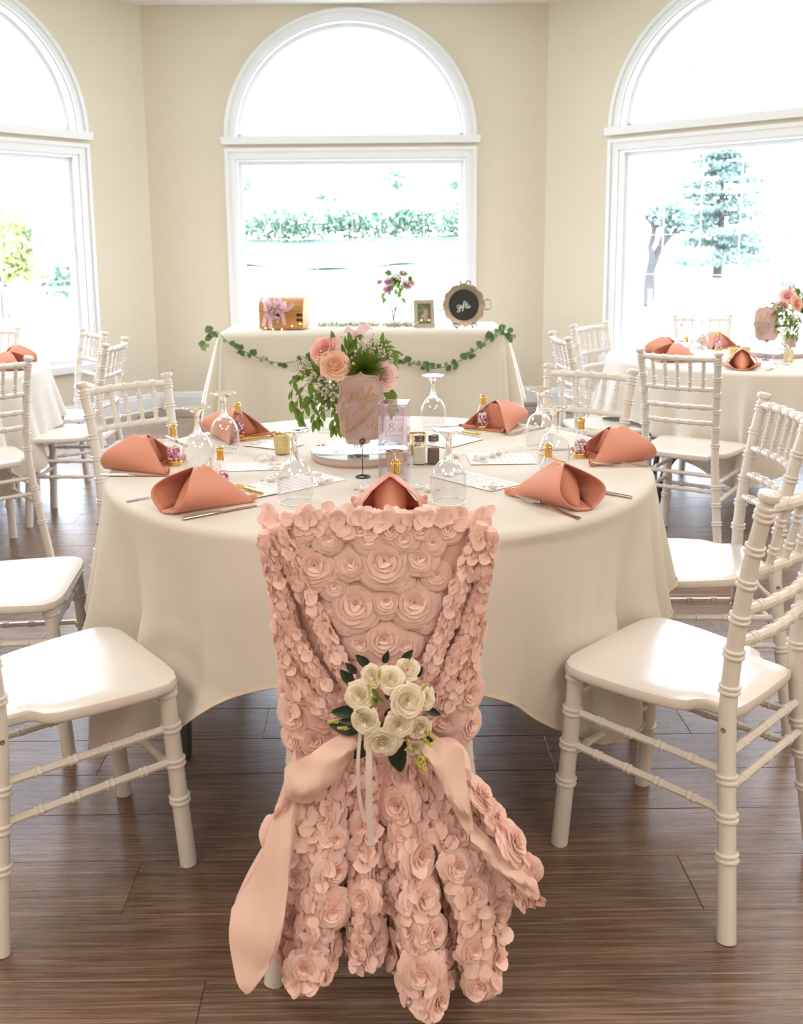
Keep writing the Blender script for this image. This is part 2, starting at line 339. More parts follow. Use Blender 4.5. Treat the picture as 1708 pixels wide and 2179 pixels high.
def wall_with_window(name, org, ang, c, n):
    hw, zb, zt, za, ra = .97, .455, 2.10, 2.27, .965
    ax = [(1, 0, 0), (0, 0, 1), (0, 1, 0)]      # outline in x-z, thickness along +y
    w = MB(); T = .2
    def P(o): w.prism(o, 0, T, axes=ax)
    P([(-.0, 0), (c - hw, 0), (c - hw, CZ), (-.0, CZ)]); P([(c + hw, 0), (WL, 0), (WL, CZ), (c + hw, CZ)])
    for e0 in (-.19, WL): w.prism([(e0, 0), (e0 + .19, 0), (e0 + .19, CZ), (e0, CZ)], .0005, T, axes=ax)
    P([(c - hw, 0), (c + hw, 0), (c + hw, zb), (c - hw, zb)]); P([(c - hw, zt), (c + hw, zt), (c + hw, za), (c - hw, za)])
    th = np.linspace(0, PI, 49); xs = c + hw * np.cos(th); zs = za + (ra - .03) * np.sin(th)
    for i in range(48): P([(xs[i + 1], zs[i + 1]), (xs[i], zs[i]), (xs[i], CZ), (xs[i + 1], CZ)])
    wo = w.build(name, WALL, smooth=False); wo.location = (*org, 0); wo.rotation_euler = (0, 0, ang); tag(wo, kind='structure')
    def root(nm):
        o = bpy.data.objects.new(nm, None); COL.objects.link(o); o.location = (*org, 0); o.rotation_euler = (0, 0, ang); return tag(o, kind='structure')
    # lower picture window
    r1 = root('window_%d' % n)
    def ring(x0, x1, z0, z1, t, y0, y1):
        m = MB()
        for o in ([(x0, z0), (x1, z0), (x1 - t, z0 + t), (x0 + t, z0 + t)], [(x1, z0), (x1, z1), (x1 - t, z1 - t), (x1 - t, z0 + t)],
                  [(x1, z1), (x0, z1), (x0 + t, z1 - t), (x1 - t, z1 - t)], [(x0, z1), (x0, z0), (x0 + t, z0 + t), (x0 + t, z1 - t)]):
            m.prism(o, y0, y1, axes=ax)
        return m
    m = ring(c - hw - .085, c + hw + .085, zb - .03, zt + .085, .085, -.018, 0)
    m2 = ring(c - hw - .085, c + hw + .085, zb - .03, zt + .085, .03, -.03, -.018); m.add(np.vstack(m2.V), m2.F)
    m.build('casing', WHITE, r1, smooth=False)
    ring(c - hw, c + hw, zb, zt, .016, 0, .2).build('jamb', WHITE, r1, smooth=False)
    ring(c - hw + .016, c + hw - .016, zb + .016, zt - .016, .032, .085, .135).build('sash', WHITE, r1, smooth=False)
    MB().prism([(c - hw - .10, zb - .05), (c + hw + .10, zb - .05), (c + hw + .10, zb + .004), (c - hw - .10, zb + .004)], -.055, .09, axes=ax).build('sill', WHITE, r1, smooth=False)
    gx0, gx1, gz0, gz1 = c - hw + .045, c + hw - .045, zb + .045, zt - .045
    MB().box(((gx0 + gx1) / 2, .11, (gz0 + gz1) / 2), (gx1 - gx0, .004, gz1 - gz0)).build('pane', PANE, r1, smooth=False)
    vm = MB().box((0, 0, 0), (.011, .008, gz1 - gz0)).mesh('muntin', WHITE, smooth=False)
    hm = MB().box((0, 0, 0), (gx1 - gx0, .009, .011)).mesh('muntin', WHITE, smooth=False)
    for i in range(1, 6): link('muntin', vm, r1, (gx0 + (gx1 - gx0) * i / 6, .102, (gz0 + gz1) / 2))
    for i in range(1, 5): link('muntin', hm, r1, ((gx0 + gx1) / 2, .102, gz0 + (gz1 - gz0) * i / 5))
    # half-round window above
    r2 = root('window_%d' % (n + 1)); rz = ra - .03
    def arch(r0, r1_, y0, y1, dz=0):
        m = MB(); t = np.linspace(0, PI, 61)
        for i in range(60):
            o = []
            for rr, k in ((r0, i), (r1_, i), (r1_, i + 1), (r0, i + 1)): o.append((c + (hw - ra + rr) * math.cos(t[k]) , za + (rr - .03) * math.sin(t[k]) + dz))
            m.prism(o, y0, y1, axes=ax)
        return m
    m = arch(ra, ra + .085, -.018, 0); m2 = arch(ra + .055, ra + .085, -.03, -.018); m.add(np.vstack(m2.V), m2.F)
    m.build('casing', WHITE, r2, smooth=False)
    arch(ra - .016, ra, 0, .2).build('jamb', WHITE, r2, smooth=False)
    m = arch(ra - .05, ra - .016, .085, .135); m.box((c, .11, za + .018), (2 * hw - .03, .05, .036)); m.build('sash', WHITE, r2, smooth=False)
    MB().prism([(c - hw - .105, za - .055), (c + hw + .105, za - .055), (c + hw + .115, za + .005), (c - hw - .115, za + .005)], -.045, .2, axes=ax).build('ledge', WHITE, r2, smooth=False)
    t = np.linspace(0, PI, 49); MB().prism([(c + (hw - .04) * math.cos(k), za + .03 + (rz - .065) * math.sin(k)) for k in t], .108, .112, axes=ax).build('pane', PANE, r2, smooth=False)
    if n != 5: spokes = ()
    else:
        spokes = (R(45), R(90), R(135)); arch(.60, .609, .097, .106).build('muntin', WHITE, r2, smooth=False)
    for a_ in spokes:
        r0, r1_ = .6, rz - .03
        p0 = np.array([c + r0 * math.cos(a_), za - .02 + r0 * math.sin(a_)]); p1 = np.array([c + r1_ * math.cos(a_), za + r1_ * math.sin(a_)])
        nn = np.array([-math.sin(a_), math.cos(a_)]) * .005
        MB().prism([p0 - nn, p1 - nn, p1 + nn, p0 + nn], .097, .106, axes=ax).build('muntin', WHITE, r2, smooth=False)
    # skirting
    b = MB()
    b.prism([(0, 0), (-.016, 0), (-.016, .10), (-.012, .112), (-.012, .122), (-.006, .136), (0, .14)], 0, WL, axes=[(0, 1, 0), (0, 0, 1), (1, 0, 0)])
    bo = b.build('baseboard_' + name.split('_')[1], WHITE, smooth=False); bo.location = (*org, 0); bo.rotation_euler = (0, 0, ang); tag(bo, kind='structure')
    # light portals in the two openings (daylight only)
    for (z, h, wd) in ((1.28, 1.64, 1.94), (2.72, .93, 1.94)):
        d = bpy.data.lights.new('window_portal', 'AREA'); d.shape = 'RECTANGLE'; d.size = wd; d.size_y = h; d.cycles.is_portal = True
        o = bpy.data.objects.new('window_portal', d); COL.objects.link(o)
        px = np.array(org) + c * np.array([math.cos(ang), math.sin(ang)]) + .25 * np.array([-math.sin(ang), math.cos(ang)])
        o.location = (*px, z); o.rotation_euler = (R(-90), 0, ang)
wall_with_window('wall_back', A_, aB, 1.70, 1)
wall_with_window('wall_left', L0, aL, 1.715, 3)
wall_with_window('wall_right', B_, aR, 1.655, 5)
def plain_wall(name, p, q):
    p, q = np.array(p), np.array(q); d = q - p; n = np.array([-d[1], d[0]]) / np.hypot(*d) * -.2
    tag(MB().prism([tuple(p), tuple(q), tuple(q + n), tuple(p + n)], 0, CZ).build(name, WALL, smooth=False), kind='structure')
plain_wall('wall_side_left', L0, (-4.3, -4.0)); plain_wall('wall_rear', (-4.3, -4.0), (4.3, -4.0)); plain_wall('wall_side_right', (4.3, -4.0), R1)

# socket on the right-hand bay wall
so = thing('wall_socket', 'white double socket plate low on the beige wall beside the window', 'socket', (*(B_ + .42 * dR), .43), aR)
MB().box((0, -.003, 0), (.072, .006, .115)).build('plate', WHITE, so, smooth=False)
for dz in (-.022, .022): MB().box((0, -.0068, dz), (.034, .003, .030)).build('outlet', mat('socket_face', (.7, .7, .68), .5) if 'socket_face' not in MATS else MATS['socket_face'], so, smooth=False)

# ------------------------------------------------------------------ outside
GZ = -.40
g = MB(); nx, ny = 61, 41
gx = np.linspace(-60, 60, nx); gy = np.concatenate([np.linspace(8.75, 40, 26), np.linspace(44, 150, 15)])
Z = lambda x, y: GZ + 2.1 * np.clip((y - 31) / 13, 0, 1) + .08 * np.sin(x * .21 + y * .13)
pts = np.array([[(x, y, Z(x, y)) for y in gy] for x in gx]); g.grid(pts)
g.box((-32, 2.4, GZ - .1), (55.4, 12.8, .2)); g.box((32, 2.4, GZ - .1), (55.4, 12.8, .2))
tag(g.build('lawn_ground', GRASS), kind='structure')
bk = MB(); bk.grid(np.array([[(x, y, Z(x, y) + .05 + .05 * math.sin(x * 2.1 + y)) for y in np.linspace(37.2 + .5 * math.sin(x * .8), 44.5, 9)] for x in np.linspace(-13, 5.5, 60)])); tag(bk.build('bank_shade_strip', BANKSHADE), kind='structure')  # darker sheet laid on the bank to imitate the shaded band of lawn
def leaf_cloud(mb, centers, radii, n, size, flat=.6):
    for c, r in zip(centers, radii):
        d = rng.normal(size=(n, 3)); d /= np.linalg.norm(d, axis=1)[:, None]; d *= (rng.random((n, 1)) ** .45)
        p = np.asarray(c) + d * np.asarray(r)
        a = rng.normal(size=(n, 3)); a /= np.linalg.norm(a, axis=1)[:, None]; b = np.cross(a, rng.normal(size=(n, 3))); b /= np.linalg.norm(b, axis=1)[:, None]
        s = size * (.6 + .8 * rng.random((n, 1))); a *= s; b *= s * flat
        V = np.stack([p - a, p + b, p + a, p - b], 1).reshape(-1, 3)
        mb.add(V, [(4 * i, 4 * i + 1, 4 * i + 2, 4 * i + 3) for i in range(n)])
def branchy(mb, p, d, ln, r, depth, spread=.6):
    q = p + d * ln; m = (p + q) / 2 + rng.normal(size=3) * ln * .06
    mb.tube(cr_curve([p, m, q], 6), np.linspace(r, r * .62, 6), 6)
    tips = []
    if depth == 0: return [q]
    for k in range(2 + (rng.random() < .5)):
        dd = nrm(d + rng.normal(size=3) * spread * np.array([1, .8, .45]) + np.array([0, 0, .18])); tips += branchy(mb, q, dd, ln * (.62 + .2 * rng.random()), r * .6, depth - 1, spread)
    return tips
def tree(name, label, loc, h, tr, depth, fol, leafm, nleaf, lsize, group=None, spread=.55, trunk_h=.3, clumps=()):
    t = thing(name, label, 'tree', loc, 0, group); tb = MB()
    tips = branchy(tb, np.array([0, 0, -.05]), np.array([0, 0, 1.]), h * trunk_h, tr, depth, spread); tb.build('trunk', TRUNK, t)
    fb = MB(); tips = np.array(tips)
    for c_, r_ in clumps: leaf_cloud(fb, [c_], [r_], 420, lsize)
    leaf_cloud(fb, tips, [np.array([1, 1, .75]) * h * fol] * len(tips), nleaf, lsize); tag(fb.build('foliage', leafm, t, smooth=False), kind='stuff'); return t
tree('branching_tree', 'bare-limbed forking tree with sparse leaves on the lawn beside the pine', (7.9, 28, GZ), 6.4, .21, 4, .085, FOLP, 16, .08, spread=.5, trunk_h=.16)
pine = thing('pine_tree', 'tall blue-green pine with layered boughs beyond the window', 'tree', (11.9, 34, GZ))
MB().tube([(0, 0, 0), (.1, 0, 2), (0, 0, 5.6)], [.17, .13, .04], 7).build('trunk', TRUNK, pine)
fb = MB()
for k in range(13):
    z = 1.0 + k * .33; rad = 2.0 * (1 - (z - .8) / 6.3) * (.7 + .5 * rng.random())
    for j in range(5):
        a_ = rng.random() * 2 * PI; c = (rad * .6 * math.cos(a_), rad * .6 * math.sin(a_), z + .2 * rng.random())
        leaf_cloud(fb, [c], [(rad * .6, rad * .6, .15)], 170, .075)
tag(fb.build('needles', FOLP, pine, smooth=False), kind='stuff')
tree('leafy_tree', 'yellow-green tree in spring leaf beyond the white railing', (-9.2, 24, GZ), 3.4, .11, 3, .12, FOLY, 60, .10, spread=.5, clumps=[((0, 0, 1.9), (1.0, .8, .6)), ((.5, 0, 1.3), (.6, .6, .45)), ((-.5, 0, 2.5), (.7, .6, .5))])
tree('leafy_tree', 'low green tree at the edge of the drive, behind the railing', (-8.0, 27, GZ), 2.4, .08, 2, .12, FOL, 60, .10, spread=.6, clumps=[((0, 0, 1.1), (.9, .7, .6)), ((-.8, 0, .9), (.7, .6, .5))])
k = 0
names = ['pale', 'yellowish', 'thin', 'twiggy', 'fresh green']
for i, (x, y, h) in enumerate([(-10.0, 50, 2.2), (-6.0, 49, 2.6), (-2.2, 51, 2.3), (1.0, 48, 2.7), (4.4, 50, 2.4), (8.0, 52, 2.3)]):
    tree('bank_tree', ['slim pale tree on the bank, seen at the edge of the middle window', 'yellowish young tree on the bank above the hedge', 'thin twiggy tree on the bank, third along the hedge', 'taller yellow-green tree on the bank behind the middle of the hedge',
         'slim green tree on the bank near the end of the hedge', 'last slim tree on the bank past the end of the hedge'][i], (x, y, Z(x, y)), h, .06, 3, .10, FOL, 14, .10, 'slim trees on the bank', .5, .42)
for i in range(7):
    x = -9.5 + i * 2.75; y = 44 + .5 * math.sin(i * 2.1); hb = MB()
    leaf_cloud(hb, [(dx, 0, .55 + .25 * rng.random()) for dx in (-.9, -.3, .3, .9)], [(.95, .6, .85)] * 4, 260, .12)
    o = tag(hb.build('hedge_shrub', FOL, smooth=False, loc=(x, y, Z(x, y))), 'rounded green shrub, number %s along the hedge across the lawn' % ['one', 'two', 'three', 'four', 'five', 'six', 'seven'][i], 'shrub', 'hedge across the lawn')
sh = thing('blossom_bush', 'pink flowering bush outside the window behind the gift table', 'bush', (.35, 10.6, GZ))
fb = MB(); MB().tube([(0, 0, 0), (.05, 0, .5), (0, 0, .9)], .03, 6).build('stem', TRUNK, sh)
leaf_cloud(fb, [(-.35, 0, .85), (.05, .1, .95), (.4, 0, .8)], [(.42, .3, .32)] * 3, 120, .028); tag(fb.build('blossom', BLOSSOM, sh, smooth=False), kind='stuff')
# deck railing outside the left window
rl = thing('porch_railing', 'white porch railing with ball-topped post outside the window', 'railing', (0, 0, 0))
pb = MB().box((-4.05, 11, .25), (.09, .09, 1.3)); pb.box((-4.05, 11, .92), (.13, .13, .04)); pb.build('post', OUTW, rl, smooth=False)
MB().ball((-4.05, 11, 1.0), .062, 12, 8).build('post_cap', OUTW, rl)
for z in (.93, .10): MB().tube([(-7.0, 11.2, z), (-1.8, 10.85, z)], .025, 6).build('rail', OUTW, rl)
bm_ = MB().box((0, 0, 0), (.03, .03, .83)).mesh('baluster', OUTW, smooth=False)
for i in range(18):
    x = -6.6 + i * .265
    if abs(x + 4.05) > .1: link('baluster', bm_, rl, (x, 11.0 - (x + 4.4) * .065, .515))
# garden things seen through the right window
def arch_seat(name, label, x, y, w):
    t = thing(name, label, 'bench', (x, y, GZ)); th = np.linspace(0, PI, 20)
    MB().tube([(w / 2, 0, 0)] + [(w / 2 * math.cos(k), 0, .62 + w / 2 * .95 * math.sin(k)) for k in th] + [(-w / 2, 0, 0)], .03, 6).build('arched_back', OUTW, t)
    MB().box((0, -.22, .42), (w, .45, .04)).build('seat', OUTW, t, smooth=False)
    s_ = MB().box((0, 0, 0), (.05, .02, .62)).mesh('slat', OUTW, smooth=False)
    for i in range(6): link('slat', s_, t, (-w / 2 + w * (i + .5) / 6, 0, .74))
    for sx in (-1, 1): MB().box((sx * (w / 2 - .03), -.42, .2), (.05, .05, .42)).build('leg', OUTW, t, smooth=False)
arch_seat('garden_bench', 'white arch-backed garden bench outside, left of the tree trunk', 3.85, 15, .62)
arch_seat('garden_bench', 'white arch-backed garden bench outside, right of the tree trunk', 4.50, 15, .62)
sw = thing('swing_frame', 'grey A-frame of slim poles on the lawn outside', 'frame', (4.7, 13.2, GZ))
for (x0, x1) in ((-.42, -.12), (.25, -.12)):
    MB().tube([(x0, 0, 0), (x1, 0, 1.15)], .018, 6).build('pole', OUTG, sw)
    MB().tube([(x0 + .62, .9, 0), (x1 + .62, .9, 1.15)], .018, 6).build('pole', OUTG, sw)
MB().tube([(-.12, 0, 1.13), (.5, .9, 1.13)], .016, 6).build('crossbar', OUTG, sw)
um = thing('patio_umbrella', 'folded teal patio umbrella on a pole outside', 'umbrella', (5.72, 13.5, GZ))
MB().tube([(0, 0, 0), (-.05, 0, 2.5)], .022, 8).build('pole', OUTW, um)
MB().lathe([(.03, 1.1), (.13, 1.2), (.12, 1.6), (.07, 2.1), (.02, 2.45)], 14).build('canopy', TEAL, um)
MB().lathe([(0, 0), (.25, 0), (.25, .05), (.05, .09), (0, .09)], 16).build('base', OUTG, um)
# ------------------------------------------------------------------ ballroom chairs
def turned(mb, pts, r0, r1, beads, n=10, bead=1.28):
    """turned rod along pts (Catmull-Rom) with double rings at arc lengths given as fractions"""
    c = cr_curve(pts, 160); s = np.r_[0, np.cumsum(np.linalg.norm(np.diff(c, axis=0), axis=1))]; L = s[-1]
    st = [(0, 1), (L, 1)] + [(x, 1) for x in np.linspace(0, L, 9)[1:-1] if all(abs(x - b * L) > .014 for b in beads)]
    for b in beads:
        for o, k in ((-.0095, 1), (-.0075, bead), (-.004, bead), (-.0012, 1.06), (.0012, 1.06), (.004, bead), (.0075, bead), (.0095, 1)):
            if 0 < b * L + o < L: st.append((b * L + o, k))
    st.sort(); S = np.array([q[0] for q in st]); K = np.array([q[1] for q in st])
    P = np.stack([np.interp(S, s, c[:, i]) for i in range(3)], 1); rad = (r0 + (r1 - r0) * S / L) * K
    mb.tube(P, rad, n); return mb
RL = [(.207, -.228, 0), (.181, -.204, .22), (.158, -.182, .44), (.155, -.188, .60), (.160, -.211, .76), (.168, -.238, .885)]
def rl_at(z):
    a = np.array(RL); return np.array([np.interp(z, a[:, 2], a[:, 0]), np.interp(z, a[:, 2], a[:, 1]), z])
FL = [(.180, .196, 0), (.172, .182, .22), (.166, .170, .44)]
def fl_at(z):
    a = np.array(FL); return np.array([np.interp(z, a[:, 2], a[:, 0]), np.interp(z, a[:, 2], a[:, 1]), z])
mx_ = lambda p: np.array([-p[0], p[1], p[2]])
def make_chair(label, group):
    t = thing('ballroom_chair', label, 'chair', group=group)
    half = [(0, .203), (.10, .203), (.15, .200), (.185, .188), (.203, .163), (.206, .13), (.202, .06), (.193, -.02), (.182, -.075), (.167, -.098), (.148, -.108), (.137, -.125), (.136, -.160), (.126, -.186), (.09, -.192), (0, -.194)]
    out = np.array(half + [(-x, y) for x, y in half[-2:0:-1]])[::-1]; m = MB(); rings = []
    for k, z in ((.955, .428), (.99, .431), (1, .437), (1, .447), (.99, .453), (.955, .4555)):
        o = out * k; rings.append(np.c_[o, np.full(len(o), z)])
    for k in (.7, .4, .12): o = out * k; rings.append(np.c_[o, np.full(len(o), .4555 - .005 * (1 - k))])
    m.grid(np.array(rings), cv=True); n = len(out); m.F += [tuple(range(n))[::-1], tuple(range(8 * n, 9 * n))]; m.M += [0, 0]
    m.build('seat', CHAIR, t, sharp=50)
    b = MB(); turned(b, RL, .0195, .0155, [.19, .28, .365, .57, .655, .74, .825, .905, .985], 12)
    top = np.array(RL[-1]); ax = nrm(np.array(RL[-1]) - np.array(RL[-2]))
    b.lathe([(.0155, -.002), (.0185, .002), (.0185, .006), (.0135, .010), (.0140, .016), (.0200, .021), (.0215, .028), (.0195, .034), (.010, .037), (0, .0375)], 12, c=top, ax=ax)
    l1 = b.mesh('rear_leg', CHAIR, sharp=35)
    b = MB(); V = None
    f = MB(); turned(f, FL, .0195, .0185, [.37, .575, .765, .955], 12); l2 = f.mesh('front_leg', CHAIR, sharp=35)
    def mir(me, name):
        c = me.copy(); c.transform(Matrix.Scale(-1, 4, (1, 0, 0))); c.flip_normals(); c.name = name; return c
    link('rear_leg', l1, t); link('rear_leg', mir(l1, 'rear_leg'), t); link('front_leg', l2, t); link('front_leg', mir(l2, 'front_leg'), t)
    bow = .022
    for z, r in ((.885, .0125), (.752, .0105), (.672, .0105), (.602, .0105)):
        p = rl_at(z); c = np.array([0, p[1] - bow, z]); q = MB()
        turned(q, [p, (p + c) / 2 + (0, -bow * .27, 0), c, (mx_(p) + c) / 2 + (0, -bow * .27, 0), mx_(p)], r, r, [.17, .335, .5, .665, .83], 9); q.build('back_rail', CHAIR, t, sharp=35)
    for u in (-.66, -.33, 0, .33, .66):
        a, c = rl_at(.752), rl_at(.885)
        f_ = lambda p: np.array([p[0] * u, p[1] - bow * (1 - u * u), p[2]])
        q = MB(); turned(q, [f_(a), f_((a + c) / 2), f_(c)], .0078, .0078, [.28, .72], 8, 1.35); q.build('spindle', CHAIR, t, sharp=35)
    for sx in (1, -1):
        for z in (.335, .255):
            a, c = fl_at(z), rl_at(z); a, c = a * (sx, 1, 1), c * (sx, 1, 1); q = MB(); turned(q, [a, c], .0088, .0088, [.2, .4, .6, .8], 8); q.build('side_stretcher', CHAIR, t, sharp=35)
    for z in (.375, .225):
        a = fl_at(z); q = MB(); turned(q, [a, mx_(a)], .0088, .0088, [.2, .5, .8], 8); q.build('front_stretcher', CHAIR, t, sharp=35)
    for z in (.37, .30):
        a = rl_at(z); q = MB(); turned(q, [a, mx_(a)], .0088, .0088, [.2, .5, .8], 8); q.build('rear_stretcher', CHAIR, t, sharp=35)
    q = MB()
    for sx in (1, -1):
        p = rl_at(.425); q.lathe([(.0055, 0), (.0055, .0016), (.003, .0016), (.003, .0006), (0, .0006)], 10, c=p * (sx, 1, 1) + np.array([sx * .0172, 0, 0]), ax=(sx, 0, 0))
    q.build('seat_bolt', STEEL, t); return t
G1, G2, G3 = 'white chairs at the middle round table', 'white chairs at the window-side table', 'white chairs at the table by the left window'
TC = np.array([.0024, 2.7005])
def face(dx, dy): return math.atan2(dy, dx) - PI / 2
def ctr(px, py, dx, dy, back=.225):
    d = nrm([dx, dy]); return (px + d[0] * back, py + d[1] * back, 0)
ch0 = make_chair('white chair in front of the table, dressed in the blush rosette cover', G1)
ch0.location = (-.007, 1.848, 0); ch0.rotation_euler = (0, 0, R(1))
def chair(loc, dx, dy, label, group): return dup(ch0, loc, face(dx, dy), label, group)
# feet measured on the floor: the near pair
chair((.677, 2.02, 0), -.69, .725, 'white chair nearest on the right, its bare seat and slatted back turned from the table', G1)
chair((-.707, 2.002, 0), .79, .61, 'white chair nearest on the left, only its bare seat and legs in view', G1)
chair((.930, 2.735, 0), -1, .03, 'white chair behind the near right one, seat half under the ivory cloth', G1)
chair((-1.07, 2.60, 0), .99, .10, 'white chair behind the near left one, bright seat touching the ivory cloth', G1)
chair(ctr(-.89, 3.41, .70, -.71), .70, -.71, 'white chair across the round table behind the left napkins, its back rising above the top', G1)
chair(ctr(.787, 3.572, -.60, -.80), -.60, -.80, 'white chair across the round table behind the right-hand goblets, its back leaning out', G1)
T3 = np.array([2.02, 5.17]); T1 = np.array([-2.50, 4.95])
chair(ctr(1.305, 4.128, .585, .81), .585, .81, 'white chair with its back to us, pulled up to the window-side table', G2)
chair(ctr(1.25, 5.575, .70, -.71), .70, -.71, 'white chair by the corner of the walls, turned three-quarters beside the window-side table', G2)
chair(ctr(.952, 4.907, 1, .05), 1, .05, 'white chair seen edge-on at the near side of the window-side table', G2)
chair(ctr(2.07, 6.12, -.1, -1), -.1, -1, 'white chair against the right window behind the pink napkins', G2)
chair(ctr(-1.63, 5.47, -.80, -.60), -.80, -.60, 'white chair in front of the left window sill, farther of the overlapping two', G3)
chair(ctr(-1.338, 4.85, -1, .02), -1, .02, 'white chair seen edge-on before the beige wall, nearer of the overlapping two', G3)
chair(ctr(-1.655, 4.06, -.62, .78), -.62, .78, 'white chair with its back to us at the table by the left window', G3)
chair(ctr(-2.32, 5.78, -.2, -1), -.2, -1, 'white chair beyond the left table, only a post and rail showing against the window', G3)

# ------------------------------------------------------------------ round tables and their cloths
def round_table(label, loc, rot, group):
    t = thing('round_table', label, 'table', (*loc, 0), rot, group)
    MB().lathe([(0, .73), (.742, .73), (.746, .734), (.746, .752), (.742, .757), (0, .757)], 64).build('tabletop', mat('plywood', (.45, .33, .2), .5) if 'plywood' not in MATS else MATS['plywood'], t)
    for sx in (1, -1):
        for sy in (1, -1):
            m = MB(); m.tube(cr_curve([(sx * .30, sy * .18, .73), (sx * .31, sy * .26, .45), (sx * .37, sy * .43, .20), (sx * .37, sy * .47, .0)], 14), .0165, 8)
            m.build('leg', GREYLEG if group else GREYLEG, t)
        MB().tube([(sx * .345, -.37, .29), (sx * .345, .37, .29)], .012, 8).build('brace', GREYLEG, t)
    return t
def drape(name, label, loc, a, rot, seed, ztop=.765, r0=.752, group=None, push=(), tuck=()):
    rg = np.random.default_rng(seed); n = 480; th = np.arange(n) * 2 * PI / n
    q = th - rot; L = a / np.maximum(np.abs(np.cos(q)), np.abs(np.sin(q)))
    k = np.hanning(43); k /= k.sum(); L = np.convolve(np.r_[L[-21:], L, L[:21]], k, 'valid'); D = L - .77
    cw = np.clip((D - .30) / .28, 0, 1)
    qq = (q + PI / 4) % (PI / 2) - PI / 4        # angle from flat side
    side = np.abs(qq)
    ph = 3.2 * np.sin(th * 2 + rg.random() * 6) + 1.5 * np.sin(th * 3 + rg.random() * 6)
    rip = .55 * np.cos(th * 27 + 1.4 * ph) + .45 * np.cos(th * 17 + ph + 1) + .25 * np.cos(th * 9 + rg.random() * 6)
    dc = PI / 4 - side; corner = np.exp(-(dc / .27) ** 2); fold = np.tanh(2.0 * np.cos(dc * 19 + .9 * np.sin(th * 5 + seed)))
    sidey = np.clip((np.abs(((th + PI / 2 + PI) % (2 * PI)) - PI) - .35) / .4, 0, 1); rip = np.tanh(1.6 * rip)
    rows = []
    for rr in np.r_[np.linspace(.06, r0 - .012, 10)]:
        rows.append(np.stack([rr * np.cos(th), rr * np.sin(th), np.full(n, ztop)], 1))
    for al in np.linspace(0, PI / 2, 5)[1:]:
        rr = r0 - .006 + .018 * math.sin(al); rows.append(np.stack([rr * np.cos(th), rr * np.sin(th), np.full(n, ztop - .018 + .018 * math.cos(al))], 1))
    for t in np.linspace(0, 1, 30)[1:]:
        d = D * t; g = np.clip(d / .45, 0, 1) ** 1.1
        near = sum(np.exp(-((((th - a_ + PI) % (2 * PI)) - PI) / .30) ** 2) for a_ in push) if push else 0 * th
        up_ = near * np.clip((.44 - d) / .10, 0, 1)
        amp = g * (.007 + .036 * sidey * np.clip(d / .14, 0, 1)) * rip + g * corner * .040 * fold
        rad = r0 + .012 + .15 * d - .05 * d * d * corner + amp * (1 - .35 * up_) + .02 * g - up_ * .075 * np.clip(d / .25, 0, 1)
        for a_ in tuck:
            nr_ = np.clip(1.35 * np.exp(-((((th - a_ + PI) % (2 * PI)) - PI) / .24) ** 2), 0, 1); rad = rad - nr_ * np.maximum(0, rad - .752)
        tt = th + g * corner * .045 * np.sin(dc * 17) * np.sign(qq)
        rows.append(np.stack([rad * np.cos(tt), rad * np.sin(tt), ztop - .018 - d * (.985 - .06 * corner)], 1))
    m = MB(); m.grid(np.array(rows), cv=True); k0 = len(m.F)
    m.F.append(tuple(range(n))); m.M.append(0)
    o = thing(name, label, 'tablecloth', (*loc, 0), 0, group)
    m.build('cloth', CLOTH, o, sharp=0)
    h = MB(); e, e2 = np.array(rows[-1]), np.array(rows[-2]); dn = e - e2; dn /= np.linalg.norm(dn, axis=1)[:, None]
    ou = np.c_[np.cos(th), np.sin(th), np.zeros(n)] * .0016
    h.grid(np.array([e - dn * .010 + ou, e + ou * 1.2, e + dn * .002, e - ou]), cv=True); h.build('hem', HEMC, o)
    return o
round_table('round banquet table hidden under the ivory cloth, table 2, one dark foot showing', TC, R(-26.3), 'round banquet tables')
drape('round_tablecloth', 'ivory square cloth over the middle round table, corners hanging low', TC, 1.035, R(-3), 2, push=(R(226), R(-45)), tuck=(R(-57),))
round_table('round banquet table under the cloth beside the right window, table 3', T3, R(75), 'round banquet tables')
drape('round_tablecloth', 'ivory cloth over the window-side table, corner dipping behind a chair', T3, 1.03, R(22), 5)
round_table('round banquet table under the cloth beside the left window', T1, R(10), 'round banquet tables')
drape('round_tablecloth', 'ivory cloth over the table by the left window, a corner lying on a chair seat', T1, 1.03, R(12), 9)

